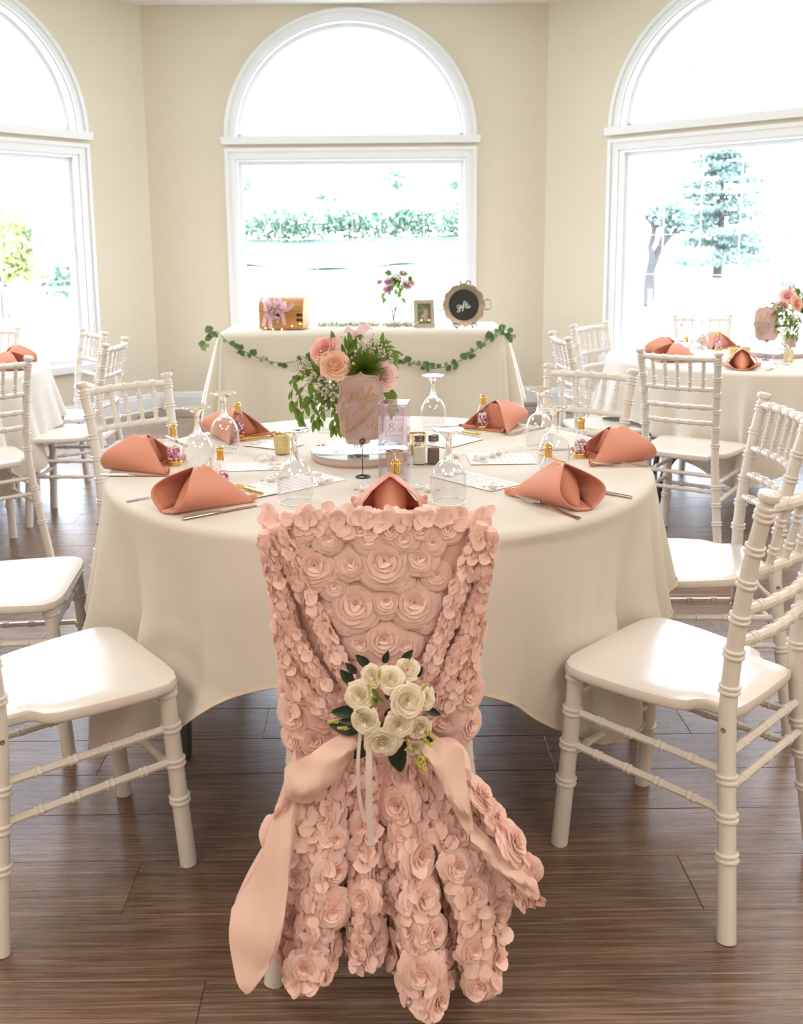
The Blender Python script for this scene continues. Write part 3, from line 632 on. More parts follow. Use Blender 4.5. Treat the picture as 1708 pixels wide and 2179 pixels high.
# ------------------------------------------------------------------ the blush rosette chair cover
def petal(w, l, tilt, cup=.25, nu=4, nv=3):
    """a rounded petal rooted at the origin, growing along +x and tilted up by `tilt`"""
    P = []
    for i in range(nu + 1):
        u = -1 + 2 * i / nu; row = []
        for j in range(nv + 1):
            v = j / nv; ww = w * math.sin(PI * (.16 + .62 * v)) ; x = l * v * (1 - .18 * u * u * v); y = ww * u * .5 * 1.15
            z = cup * l * (u * u * .6) - .22 * l * v * v
            row.append((x * math.cos(tilt) - z * math.sin(tilt), y, x * math.sin(tilt) + z * math.cos(tilt)))
        P.append(row)
    return np.array(P)
def rotz(P, a):
    c, s = math.cos(a), math.sin(a); return P @ np.array([[c, s, 0], [-s, c, 0], [0, 0, 1]])
def rosette_mesh(seed, r=.04):
    rg = np.random.default_rng(seed); m = MB()
    for ring, (rad, n, ln, w, tl) in enumerate([(.03, 3, .30, .46, 74), (.12, 4, .34, .58, 60), (.24, 6, .36, .62, 44), (.38, 7, .36, .66, 32), (.52, 8, .36, .70, 23), (.66, 10, .36, .70, 15), (.80, 11, .34, .68, 9)]):
        off = rg.random() * 6
        for k in range(n):
            a = off + 2 * PI * (k + .3 * rg.random()) / n
            P = petal(w * r * (.9 + .3 * rg.random()), ln * r * (.9 + .3 * rg.random()), R(tl + rg.uniform(-7, 11)), .16) + np.array([rad * r * .86, 0, .005 * (1 - ring / 7) + .001])
            Q = rotz(P, a + .25); rr2 = Q[..., 0] ** 2 + Q[..., 1] ** 2; Q[..., 2] -= rr2 * 5.5
            if ring > 4 and rg.random() < .12: continue
            m.grid(Q)
    return m.mesh('rosette', PETAL)
ROS = [rosette_mesh(s) for s in range(6)]
def loose_petals(mb, pos, nor, tang, w, l, tilt, rg, jit=.5):
    for p, n, t in zip(pos, nor, tang):
        n = nrm(n); t = nrm(t - n * (n @ t)); b = np.cross(n, t)
        a = rg.normal() * jit; t2 = t * math.cos(a) + b * math.sin(a); b2 = np.cross(n, t2)
        P = petal(w * (.75 + .5 * rg.random()), l * (.75 + .5 * rg.random()), R(tilt + rg.normal() * 12), .22, 3, 2)
        mb.grid(p + P @ np.stack([t2, b2, n]))
cov = thing('chair_cover', 'blush pink chair cover of chiffon rosettes, swagged back and trailing train', 'chair cover', (0, 0, 0))
rg = np.random.default_rng(3)
def hw_(z): return np.interp(z, [.40, .50, .63, .76, .925], [.172, .178, .183, .187, .195])
def yc_(z): return np.interp(z, [.40, .50, .60, .76, .925], [1.665, 1.655, 1.648, 1.632, 1.607])
XC = -.004
def body_pt(u, z):      # u in [-1, 1] over the camera side, rounded at the sides
    hw = hw_(z) - .012; d = .034; e = .9
    if abs(u) <= e: x = u / e * (hw - .02); y = -d - .010 * (1 - (u / e) ** 2)
    else:
        k = (abs(u) - e) / (1 - e) * PI / 2; x = math.copysign(hw - .02 + .02 * math.sin(k), u); y = -d + .03 * (1 - math.cos(k))
    return np.array([XC + x, yc_(z) + y, z])
m = MB(); rows = []
for z in np.r_[np.linspace(.405, .895, 26), .907, .914, .918]:
    sh_ = 1 if z <= .90 else {.907: .97, .914: .85, .918: .6}[round(float(z), 3)]
    fr = [body_pt(u, min(z, .9)) for u in np.linspace(-1, 1, 41)]
    bk = [np.array([p[0], 2 * yc_(min(z, .9)) - p[1] - .0, p[2]]) for p in fr[::-1]]
    loop = np.array(fr + bk[1:-1]); c = loop.mean(0); loop = c + (loop - c) * np.array([1 if sh_ == 1 else 1 - (1 - sh_) * .25, sh_, 1]); loop[:, 2] = z + .0025 * np.sin(np.arange(len(loop)) * .9) * (z > .41)
    rows.append(loop)
m.grid(np.array(rows), cv=True); n_ = len(rows[0]); m.F.append(tuple(range((len(rows) - 1) * n_, len(rows) * n_))); m.M.append(0)
body = m.build('cover_body', PINK, cov)
PX = lambda px: (px - 809) * .00081
PZ = lambda py: .757 - (py - 1300) * .00088
def on_body(px, py, lift=.002):
    z = PZ(py); u = np.clip((PX(px) - XC) / (hw_(z) - .012), -.999, .999)
    e = .9; uu = u * e if abs(u) < .88 else u
    p = body_pt(uu, z); n = nrm(np.array([0 if abs(uu) < .85 else math.copysign((abs(uu) - .85) * 6, uu), -1, .05])); return p + n * lift, n
# large flat rosettes in the V of the back, then the denser ones outside the swags
centre = [(655, 1205, 58), (742, 1200, 40), (821, 1195, 66), (905, 1192, 42), (750, 1288, 64), (826, 1282, 42), (892, 1286, 62), (818, 1365, 56), (690, 1150, 34), (868, 1150, 34), (935, 1160, 30), (612, 1165, 30), (785, 1150, 34), (700, 1250, 34), (860, 1240, 30), (760, 1375, 38), (872, 1378, 38), (945, 1230, 34), (830, 1420, 40), (780, 1425, 40), (690, 1300, 26), (690, 1225, 26), (918, 1330, 28), (730, 1335, 26)]
top = [(575, 1136, 34), (640, 1130, 36), (700, 1134, 34), (765, 1130, 38), (835, 1132, 36), (905, 1130, 38), (970, 1134, 36), (1027, 1136, 32)]
outer = [(628, 1385, 50), (600, 1310, 40), (590, 1235, 34), (583, 1175, 30), (655, 1455, 46), (620, 1475, 46), (665, 1535, 52), (612, 1545, 42), (700, 1500, 44), (720, 1560, 42), (640, 1595, 42), (690, 1605, 40), (1010, 1300, 36), (1016, 1230, 32), (1022, 1170, 28), (990, 1420, 52), (1010, 1365, 40), (955, 1480, 46), (1000, 1500, 46), (965, 1550, 52), (920, 1530, 44), (1005, 1580, 40), (955, 1600, 40), (760, 1585, 40), (880, 1590, 44), (820, 1560, 44), (610, 1425, 36), (1000, 1460, 34), (600, 1500, 32), (612, 1600, 34)]
for lst, k in ((centre, .8), (top, 1.0), (outer, 1.08)):
    for px, py, rp in lst:
        p, n = on_body(px, py, .0065 if lst is centre else .002); o = place(ROS[rng.integers(6)], 'rosette', body, p, n, rng.random() * 6, rp * .00081 / .04 * 1.02)
        if lst is centre: o.scale.z *= .6
        elif lst is top: o.scale.z *= .7
        else: o.scale.z *= .8
fr_ = MB()
def edge_petals(samples, count, jit, w, l, tilt):
    pos, nor, tan = [], [], []
    for _ in range(count):
        px, py = samples[rg.integers(len(samples))]; p, n = on_body(px + rg.normal() * jit, py + rg.normal() * jit); pos.append(p); nor.append(n); a = rg.random() * 6.28; tan.append(np.array([math.cos(a), 0, math.sin(a)]))
    loose_petals(fr_, pos, nor, tan, w, l, tilt, rg)
edge_petals([(x, 1112) for x in range(565, 1045, 12)], 110, 7, .024, .022, 20)
edge_petals([(568 + (y - 1120) * .095, y) for y in range(1120, 1600, 12)], 36, 4, .022, .021, 10)
edge_petals([(1040 - (y - 1120) * .07, y) for y in range(1120, 1600, 12)], 36, 4, .022, .021, 10)
edge_petals([(x, y) for x, y, r in outer for _ in (0,)], 40, 20, .026, .024, 14)
pos, nor, tan = [], [], []
for _ in range(150):       # top fringe, standing up along the ridge
    x = rg.uniform(-.185, .180); pos.append(np.array([XC + x, 1.607 + rg.uniform(-.03, .02), .915])); nor.append(np.array([rg.normal() * .3, -.5, 1])); tan.append(np.array([rg.normal(), -.6, .3]))
loose_petals(fr_, pos, nor, tan, .026, .018, 14, rg)
tag(fr_.build('loose_petals', PETAL, body), kind='stuff')
# swags: gathered strands from the top corners to the posy
def swag(pts, r, nm='swag'):
    C = cr_curve([np.array([PX(px), yc_(PZ(py)) - .034 - .019 - dy, PZ(py)]) for px, py, dy in pts], 60)
    m = MB(); rad = r * (1 + .12 * np.sin(np.arange(60) * 1.3)); m.tube(C, rad, 9); o = m.build(nm, PINK, cov)
    pm = MB(); T = np.gradient(C, axis=0); pos, nor, tan = [], [], []
    for k in range(46):
        i = min(59, int(1 + k * 58 / 46)); t = nrm(T[i]); x = nrm(np.cross(t, [0, -1, 0])); nn = np.array([0, -1, 0.]); nn = nrm(nn - t * (nn @ t))
        for q in range(5):
            a = -1.7 + .85 * q + (.42 if k % 2 else 0) + rg.normal() * .12; n = nn * math.cos(a) + x * math.sin(a); pos.append(C[i] + n * r * .96); nor.append(n); tan.append(t + .12 * rg.normal() * x)
    loose_petals(pm, pos, nor, tan, .0185, .0195, 9, rg, .15); tag(pm.build('swag_petals', PETAL, o), kind='stuff'); return o
swag([(592, 1118, 0), (640, 1235, .004), (702, 1370, .012), (756, 1492, .02)], .0115)
swag([(573, 1130, 0), (598, 1260, .002), (646, 1395, .010), (738, 1515, .02)], .0125)
swag([(592, 1310, -.004), (616, 1425, .004), (672, 1500, .012), (748, 1542, .02)], .0110)
swag([(1022, 1118, 0), (975, 1262, .004), (930, 1380, .012), (893, 1475, .02)], .0115)
swag([(1038, 1130, 0), (1016, 1280, .002), (975, 1395, .010), (910, 1510, .02)], .0125)
swag([(1022, 1315, -.004), (996, 1432, .004), (952, 1500, .012), (903, 1540, .018)], .0110)
# train: columns (top x,z  ->  hem x,y,z)
cols = [((-.068, .515), (-.262, 1.545, .235)), ((-.070, .512), (-.268, 1.51, .212)), ((-.068, .515), (-.246, 1.485, .122)), ((-.060, .515), (-.192, 1.53, .150)), ((-.052, .515), (-.150, 1.475, .120)), ((-.044, .515), (-.100, 1.495, .140)), ((-.034, .512), (-.084, 1.575, .165)),
        ((-.026, .51), (-.046, 1.495, .150)), ((-.016, .51), (-.008, 1.525, .152)), ((-.004, .508), (.010, 1.600, .165)), ((.010, .506), (.028, 1.51, .108)), ((.024, .505), (.070, 1.455, .085)), ((.040, .505), (.108, 1.495, .096)), ((.050, .505), (.122, 1.57, .115)),
        ((.060, .506), (.158, 1.49, .092)), ((.070, .508), (.198, 1.51, .130)), ((.078, .51), (.214, 1.555, .222)), ((.086, .512), (.252, 1.51, .258)), ((.090, .514), (.268, 1.485, .282)), ((.092, .516), (.222, 1.52, .345))]
nu, nv = 121, 34
top_c = cr_curve([(a[0], 1.575, a[1]) for a, b in cols], nu); hem_c = cr_curve([b for a, b in cols], nu)
# the sides bow outwards
def train_pt(i, v):
    a, b = top_c[i], hem_c[i]; mid = a * .5 + b * .5 + np.array([0, -.035, .03 + .02 * abs(b[0])])
    mid[0] = a[0] * .38 + b[0] * .62; wv = .004 * math.sin(i * .9 + v * 9)
    p = (1 - v) ** 2 * a + 2 * v * (1 - v) * mid + v * v * b; p = p + np.array([0, wv, 0]); return p
G = np.array([[train_pt(i, v) for v in np.linspace(0, 1, nv)] for i in range(nu)])
tr = MB(); tr.grid(G); train = tr.build('train', PINK, cov)
NU_ = np.gradient(G, axis=0); NV_ = np.gradient(G, axis=1); NN = np.cross(NV_, NU_); NN /= np.linalg.norm(NN, axis=2)[..., None] + 1e-12
NN[NN[..., 1] > 0] *= -1
taken = []; cand = [(i, j) for i in range(2, nu - 2) for j in range(3, nv)]; rg.shuffle(cand)
def lined(i, j): return (i < 19 and j > 17) or (i > 108 and j > 28)
for rad, gap, cap in ((.042, .062, 26), (.034, .050, 26), (.026, .036, 34), (.018, .025, 60)):
    c_ = 0
    for i, j in cand:
        if lined(i, j) or c_ >= cap: continue
        p = G[i, j]
        if all(np.linalg.norm(p - q) > (gap + g2) * .5 for q, g2 in taken):
            taken.append((p, gap)); c_ += 1
            place(ROS[rg.integers(6)], 'rosette', train, p + NN[i, j] * .001, NN[i, j] + np.array([0, -.25, 0]), rg.random() * 6, rad / .04)
tp = MB(); pos, nor, tan = [], [], []
for _ in range(1500):
    i, j = rg.integers(1, nu - 1), rg.integers(2, nv)
    if lined(i, j): continue
    pos.append(G[i, j] + NN[i, j] * .002); nor.append(NN[i, j]); t = NV_[i, j] + NU_[i, j] * rg.normal() * .8; tan.append(t)
for _ in range(420):
    i = rg.integers(20, nu - 10); pos.append(G[i, nv - 1]); nor.append(NN[i, nv - 1] + rg.normal(size=3) * .3); tan.append(NV_[i, nv - 1])
loose_petals(tp, pos, nor, tan, .027, .024, 13, rg); tag(tp.build('loose_petals', PETAL, train), kind='stuff')
# smooth folded-back lining flaps
def flap(outline_rows, nm='lining_flap'):
    m = MB(); rows = [cr_curve([np.array(p) for p in r], 14) for r in outline_rows]; rows = np.array(rows).transpose(1, 0, 2)
    rows = np.array([cr_curve(r, 10) for r in rows]); rows[..., 1] += .0045 * np.sin(np.arange(14)[:, None] * .8 + np.arange(10)[None] * .9) + .002 * np.sin(np.arange(14)[:, None] * 1.9 - np.arange(10)[None] * 1.3)
    m.grid(rows); m.grid(rows + np.array([0, .003, 0])); return m.build(nm, LINING, cov)
TX = lambda px: -.267 + (px - 490) * .000817
TZ = lambda py: .221 - (py - 1960) * .00093
def tq(px, py, y): return (TX(px), y, TZ(py))
flap([[tq(755, 1592, 1.525), tq(690, 1610, 1.50), tq(640, 1640, 1.50), tq(612, 1668, 1.53)], [tq(765, 1608, 1.505), tq(705, 1640, 1.475), tq(655, 1680, 1.475), tq(612, 1705, 1.50)], [tq(765, 1628, 1.52), tq(718, 1672, 1.495), tq(672, 1716, 1.495), tq(618, 1722, 1.515)]])
flap([[tq(632, 1640, 1.545), tq(585, 1760, 1.52), tq(540, 1870, 1.505), tq(492, 1940, 1.51)], [tq(640, 1700, 1.525), tq(605, 1830, 1.478), tq(560, 1930, 1.465), tq(490, 1985, 1.475)], [tq(628, 1800, 1.50), tq(612, 1900, 1.458), tq(575, 1985, 1.445), tq(508, 2040, 1.452)], [tq(618, 1880, 1.482), tq(602, 1960, 1.450), tq(570, 2020, 1.442), tq(528, 2068, 1.448)]])
flap([[tq(905, 1598, 1.53), tq(950, 1610, 1.51), tq(985, 1628, 1.515), tq(985, 1650, 1.53)], [tq(900, 1622, 1.505), tq(945, 1668, 1.48), tq(990, 1720, 1.48), tq(1005, 1755, 1.495)], [tq(915, 1650, 1.515), tq(950, 1705, 1.49), tq(975, 1750, 1.485), tq(998, 1782, 1.49)]])
flap([[tq(1000, 1768, 1.515), tq(1050, 1805, 1.50), tq(1100, 1835, 1.49), tq(1138, 1872, 1.485)], [tq(1000, 1790, 1.492), tq(1045, 1822, 1.475), tq(1090, 1850, 1.465), tq(1142, 1892, 1.47)], [tq(1010, 1805, 1.50), tq(1045, 1840, 1.482), tq(1085, 1868, 1.473), tq(1130, 1905, 1.478)]])

# ------------------------------------------------------------------ roses
def rose_mesh(nm, seed, material, r=.03, open_=1.0, depth=.8):
    rg_ = np.random.default_rng(seed); m = MB(); a = rg_.random() * 6
    # tight spiral heart
    n = 90; th = np.linspace(0, 2 * PI * 3.1, n); q = th / th[-1]; P = []
    for i in range(n):
        rad = r * (.035 + .44 * q[i]) * (1 + .05 * math.sin(3 * th[i] + a)); zt = r * depth * (.98 - .34 * q[i] ** 1.6 + .035 * math.sin(2.3 * th[i] + a)); row = []
        for j in range(5):
            v = j / 4; rr = rad * (.62 + .38 * v) + r * .05 * v ** 4; row.append((rr * math.cos(th[i] + a), rr * math.sin(th[i] + a), (zt - r * depth * .45) * 1 - r * depth * .75 * (1 - v) - r * .03 * v ** 4))
        P.append(row)
    m.grid(np.array(P))
    # unfolding petals
    for lay, (rad0, cnt, hgt, fl_) in enumerate([(.50, 3, .74, .10), (.62, 4, .66, .15), (.75, 5, .55, .20), (.88, 5, .44, .26)]):
        a += .8
        for k in range(cnt):
            c_ = a + 2 * PI * (k + .2 * rg_.random()) / cnt; w = PI / cnt * 1.45; P = []; wob = rg_.random(3) * 6
            for i in range(11):
                u = -1 + i / 5; row = []
                for j in range(7):
                    v = j / 6; e = 1 - .30 * abs(u) ** 2.5; ang = c_ + u * w * (1 - .12 * v * v)
                    rr = r * rad0 * (.30 + .70 * math.sin(min(1, v * 1.2) * PI / 2) ** .7) + r * .085 * u + r * fl_ * open_ * v ** 4 * (1 + .25 * math.sin(4 * u + wob[0]))
                    h = r * depth * hgt * v * e - r * depth * .45 - r * fl_ * .75 * open_ * v ** 6 + r * .03 * v * math.sin(3 * u + wob[1])
                    row.append((rr * math.cos(ang), rr * math.sin(ang), h))
                P.append(row)
            m.grid(np.array(P))
    return m.mesh(nm, material)
def leaf_mesh(nm, L, Wd, material, curl=.25, fold=.25, serr=0):
    P = []
    for i in range(5):
        u = -1 + i / 2; row = []
        for j in range(9):
            v = j / 8; w = Wd / 2 * math.sin(PI * v ** .85) ** .8 if 0 < v < 1 else 0
            row.append((u * w, L * v, abs(u) * w * fold - curl * L * v * v))
        P.append(row)
    return MB().grid(np.array(P)).mesh(nm, material)
def orient(me, name, parent, pos, direction, normal, sc=1.0):
    """+y along direction, +z roughly along normal"""
    d = nrm(direction); n = np.asarray(normal, float); n = nrm(n - d * (n @ d)); x = np.cross(d, n)
    o = bpy.data.objects.new(name, me); COL.objects.link(o); o.parent = parent
    o.matrix_basis = Matrix(((x[0] * sc, d[0] * sc, n[0] * sc, pos[0]), (x[1] * sc, d[1] * sc, n[1] * sc, pos[1]), (x[2] * sc, d[2] * sc, n[2] * sc, pos[2]), (0, 0, 0, 1))); return o
IV = [rose_mesh('ivory_rose', s, ROSE_IVORY, .03, 1.0 if s % 2 else .6, .62) for s in range(4)]
posy = thing('rose_posy', 'posy of ivory silk roses and dark leaves tied on the pink chair cover', 'bouquet', (0, 0, 0))
ZP = lambda px, py: (540 + px * .3162, 1080 + py * .3162)
def BQ(px, py, dy=0): 
    a, b = ZP(px, py); return np.array([(a - 812) * .000795, 1.535 - dy, .611 - (b - 1500) * .00089])
c0 = BQ(920, 1310)
for i, (px, py, r, dy) in enumerate([(800, 1110, 62, .035), (925, 1115, 68, .045), (1040, 1078, 66, .03), (715, 1225, 76, .04), (1035, 1225, 92, .06), (1150, 1250, 60, .04), (752, 1360, 78, .055), (975, 1380, 74, .06), (1118, 1420, 66, .05), (862, 1505, 92, .055), (1085, 1580, 54, .035)]):
    p = BQ(px, py, dy); d = (p - c0) * np.array([5.5, 0, 5.5]) + np.array([0, -.9, .12])
    place(IV[i % 4], 'rose', posy, p, d, i * 1.3, r * .3162 * .00079 / .03 * 1.22)
LD = leaf_mesh('leaf', .075, .036, LEAFD, .12, .3); LDs = leaf_mesh('leaf', .05, .02, LEAFD, .15, .3)
LG = leaf_mesh('leaf', .03, .011, LEAF, .2, .3)
for (x0, y0, x1, y1, big) in [(790, 1080, 712, 1012, 1), (680, 1190, 605, 1108, 1), (700, 1360, 552, 1362, 1.1), (740, 1470, 548, 1448, 1.15), (800, 1540, 690, 1648, 1), (940, 1540, 982, 1728, 1.25), (1090, 1150, 1130, 1090, .7), (1180, 1330, 1218, 1262, .8), (880, 1400, 950, 1345, .8), (1020, 1470, 1120, 1425, .8), (1040, 1540, 1010, 1640, .9), (640, 1200, 660, 1120, .8), (1060, 1330, 1145, 1325, .6), (880, 1260, 950, 1275, .6), (1150, 1350, 1240, 1380, .8), (1110, 1470, 1190, 1560, .8), (700, 1120, 640, 1060, .7), (880, 1060, 905, 990, .7), (720, 1400, 600, 1420, .9), (1000, 1050, 1060, 985, .6)]:
    a, b = BQ(x0, y0, .018), BQ(x1, y1, .022); L = np.linalg.norm(b - a); orient(LD, 'leaf', posy, a, b - a, (0, -1, .3), L / .075 * 1.22)
for (x0, y0, x1, y1) in [(800, 1170, 850, 1225), (820, 1230, 880, 1240), (760, 1400, 850, 1400), (790, 1420, 870, 1370), (960, 1500, 1010, 1490), (1020, 1380, 1060, 1370), (790, 1330, 700, 1300), (840, 1260, 810, 1220), (860, 1400, 830, 1440)]:
    a, b = BQ(x0, y0, .045), BQ(x1, y1, .055); orient(LG, 'leaf', posy, a, b - a, (0, -1, .3), np.linalg.norm(b - a) / .03)
sg = MB()
for q in range(22):
    y = .026 * q / 22; r_ = .0042 * (1 - .6 * q / 22)
    for k in range(3): a = rng.random() * 6; sg.ball((r_ * math.cos(a), y, r_ * math.sin(a)), .0021, 5, 4)
sg.tube([(0, -.01, 0), (0, .026, 0)], .0008, 4); sgm = sg.mesh('filler_sprig', SPRIG)
for (x0, y0, x1, y1) in [(845, 1100, 855, 1035), (780, 1140, 790, 1190), (800, 1250, 795, 1200), (815, 1330, 830, 1280), (570, 1370, 500, 1362), (630, 1415, 565, 1405), (1130, 1170, 1170, 1130), (1060, 1400, 1065, 1455), (1150, 1430, 1220, 1485), (1140, 1490, 1200, 1535), (1030, 1490, 1060, 1560), (1120, 1600, 1155, 1700), (1085, 1620, 1120, 1670), (1080, 1440, 1130, 1460), (850, 1140, 860, 1170)]:
    a, b = BQ(x0, y0, .048), BQ(x1, y1, .052); orient(sgm, 'filler_sprig', posy, a, b - a, (0, -1, 0), np.linalg.norm(b - a) / .028)
def ribbon(nm, pts, w, material, parent, sheer=False):
    C = cr_curve(pts, 24); m = MB(); T = np.gradient(C, axis=0); x = np.cross(T, [0, -1, 0.05]); x /= np.linalg.norm(x, axis=1)[:, None]
    tw = np.sin(np.linspace(0, 5, 24))[:, None] * .25; n_ = np.array([0, -1, 0]) * tw
    x = x + n_; x /= np.linalg.norm(x, axis=1)[:, None]; m.grid(np.stack([C - x * w / 2, C + x * w / 2], 1)); m.grid(np.stack([C - x * w / 2, C + x * w / 2], 1) + np.array([0, .0008, 0])); return m.build(nm, material, parent)
SH = thin_glass('organza', (.95, .85, .83), .10, .3, .5)
ribbon('ribbon', [(TX(775), 1.50, TZ(1560)), (TX(768), 1.475, TZ(1630)), (TX(770), 1.47, TZ(1690)), (TX(780), 1.465, TZ(1735))], .006, RIBBON, posy)
ribbon('ribbon', [(TX(792), 1.50, TZ(1570)), (TX(790), 1.472, TZ(1640)), (TX(790), 1.464, TZ(1710)), (TX(794), 1.458, TZ(1776))], .0105, RIBBON, posy)
ribbon('ribbon', [(TX(806), 1.50, TZ(1570)), (TX(815), 1.475, TZ(1640)), (TX(812), 1.47, TZ(1690)), (TX(822), 1.465, TZ(1745))], .012, SH, posy)
ribbon('ribbon', [(TX(812), 1.50, TZ(1570)), (TX(825), 1.478, TZ(1650)), (TX(814), 1.472, TZ(1700)), (TX(808), 1.468, TZ(1730))], .009, SH, posy)
# ------------------------------------------------------------------ table ware
TZ0 = .765
def rayd(px, py):
    d = rt * ((px - 803.66) / 2046.67) - up * ((py - 875.36) / 2046.67) + fw; return np.array(d)
CP = np.array([0, 0, CAMH])
def at(px, py, y): d = rayd(px, py); return CP + d * (y / d[1])
def on(px, py, z=TZ0): d = rayd(px, py); return CP + d * ((z - CAMH) / d[2])

def make_goblet(label, loc, group):
    t = thing('water_goblet', label, 'glass', loc, 0, group)
    o = [(.0405, .0006), (.0432, .018), (.0448, .036), (.0440, .055), (.0398, .074), (.0318, .090), (.0215, .1005), (.0150, .1050)]
    i = [(r - .0013, z - .0004) for r, z in o[::-1]]; i[0] = (.0, .1022); i.insert(1, (.0135, .1022)); i[-1] = (.0392, .0006)
    c1 = cr_curve(o, 30); c2 = cr_curve(i, 28)
    MB().lathe(np.vstack([c1, c2]), 36).build('bowl', GLASS, t, sharp=0)
    MB().lathe([(.0392, .0004), (.0394, 0), (.0403, 0), (.0410, .0010), (.0406, .0022), (.0396, .0022), (.0390, .0012), (.0392, .0004)], 36).build('rim', GLASSS, t, sharp=0)
    MB().lathe(np.vstack([[(0, .1026)], cr_curve([(.0145, .1052), (.0108, .113), (.0080, .126), (.0068, .142), (.0078, .154), (.0130, .164), (.024, .1715), (.0365, .1755)], 26), [(.0378, .177), (.0378, .1785), (.036, .1800), (.018, .1785), (0, .1785)]]), 28).build('stem', GLASSS, t, sharp=30)
    return t
GG = 'upside-down goblets on table 2'
gob = make_goblet('upside-down goblet in front of the gold votive', (-.202, 2.267, TZ0), GG)
for p, l in [((.168, 2.251), 'upside-down goblet in front of the pepper shaker'), ((-.500, 2.615), 'upside-down goblet beside the left candy bottle, salmon napkin seen through it'), ((-.467, 2.875), 'upside-down goblet before the far left napkin'), ((.479, 2.57), 'upside-down goblet nearest the right-hand candy bottle, overlapping another'),
             ((.489, 2.867), 'upside-down goblet half behind its neighbour, toward the far right chair'), ((.187, 3.207), 'upside-down goblet at the far edge, against the gift table cloth'), ((-.165, 3.178), 'upside-down goblet half hidden behind the hanging greenery')]:
    dup(gob, (*p, TZ0), rng.random() * 6, l)

def make_bottle(label, loc, group, seed=0):
    t = thing('candy_bottle', label, 'bottle', loc, 0, group)
    b = cr_curve([(.0200, .012), (.0205, .03), (.0205, .050), (.0185, .062), (.0130, .078), (.0092, .088), (.0082, .094)], 24)
    MB().lathe(b, 24).build('bottle_body', PLASTIC_B, t, sharp=0)
    MB().lathe([(0, 0), (.0200, 0), (.0212, .002), (.0212, .0115), (.0200, .0135), (0, .0135)], 24).build('gold_base', GOLD, t)
    MB().lathe([(.0102, .084), (.0090, .094), (.0088, .104), (.0108, .105), (.0112, .108), (.0100, .1095), (.0092, .111), (.0094, .1165), (.0085, .1172), (0, .1172)], 20).build('gold_cap', GOLD, t)
    rg_ = np.random.default_rng(seed); m = MB(); k = 0
    for z in np.arange(.019, .052, .0078):
        for a in np.arange(0, 2 * PI, 2 * PI / 7):
            a2 = a + z * 80 + rg_.random() * .3; r_ = .0142 - (.004 if z > .05 else 0); q = Euler(rg_.random(3) * 6).to_matrix()
            m.ball((r_ * math.cos(a2), r_ * math.sin(a2), z + rg_.uniform(-.001, .001)), (.0058, .0044, .0038), 8, 5, mi=int(rg_.choice(3, p=[.24, .28, .48])), rot=np.array(q))
        m.ball((.003 * rg_.normal(), .003 * rg_.normal(), z + .003), (.0058, .0044, .0038), 8, 5, mi=int(rg_.choice(3)))
    tag(m.build('candies', [C_MAG, C_PINK, C_WHITE], t, sharp=0), kind='stuff'); return t
PLASTIC_B = thin_glass('bottle_plastic', (.975, .96, .975), .035, .55)
GB = 'little candy bottles on table 2'
bot = make_bottle('gold-capped candy bottle behind the outermost left napkin', (-.583, 2.687, TZ0), GB)
for i, (p, l) in enumerate([((-.398, 2.372), 'candy bottle half hidden behind the front left napkin'), ((-.452, 3.065), 'candy bottle before the far left napkin, beside a goblet'), ((.040, 2.200), 'candy bottle rising behind the napkin at the pink chair'), ((.352, 3.172), 'candy bottle of mostly pink sweets before the far right napkin'), ((.586, 2.724), 'candy bottle touching the outermost right napkin'), ((.427, 2.362), 'candy bottle half hidden behind the front right napkin')]):
    make_bottle(l, (*p, TZ0), GB, i + 3)

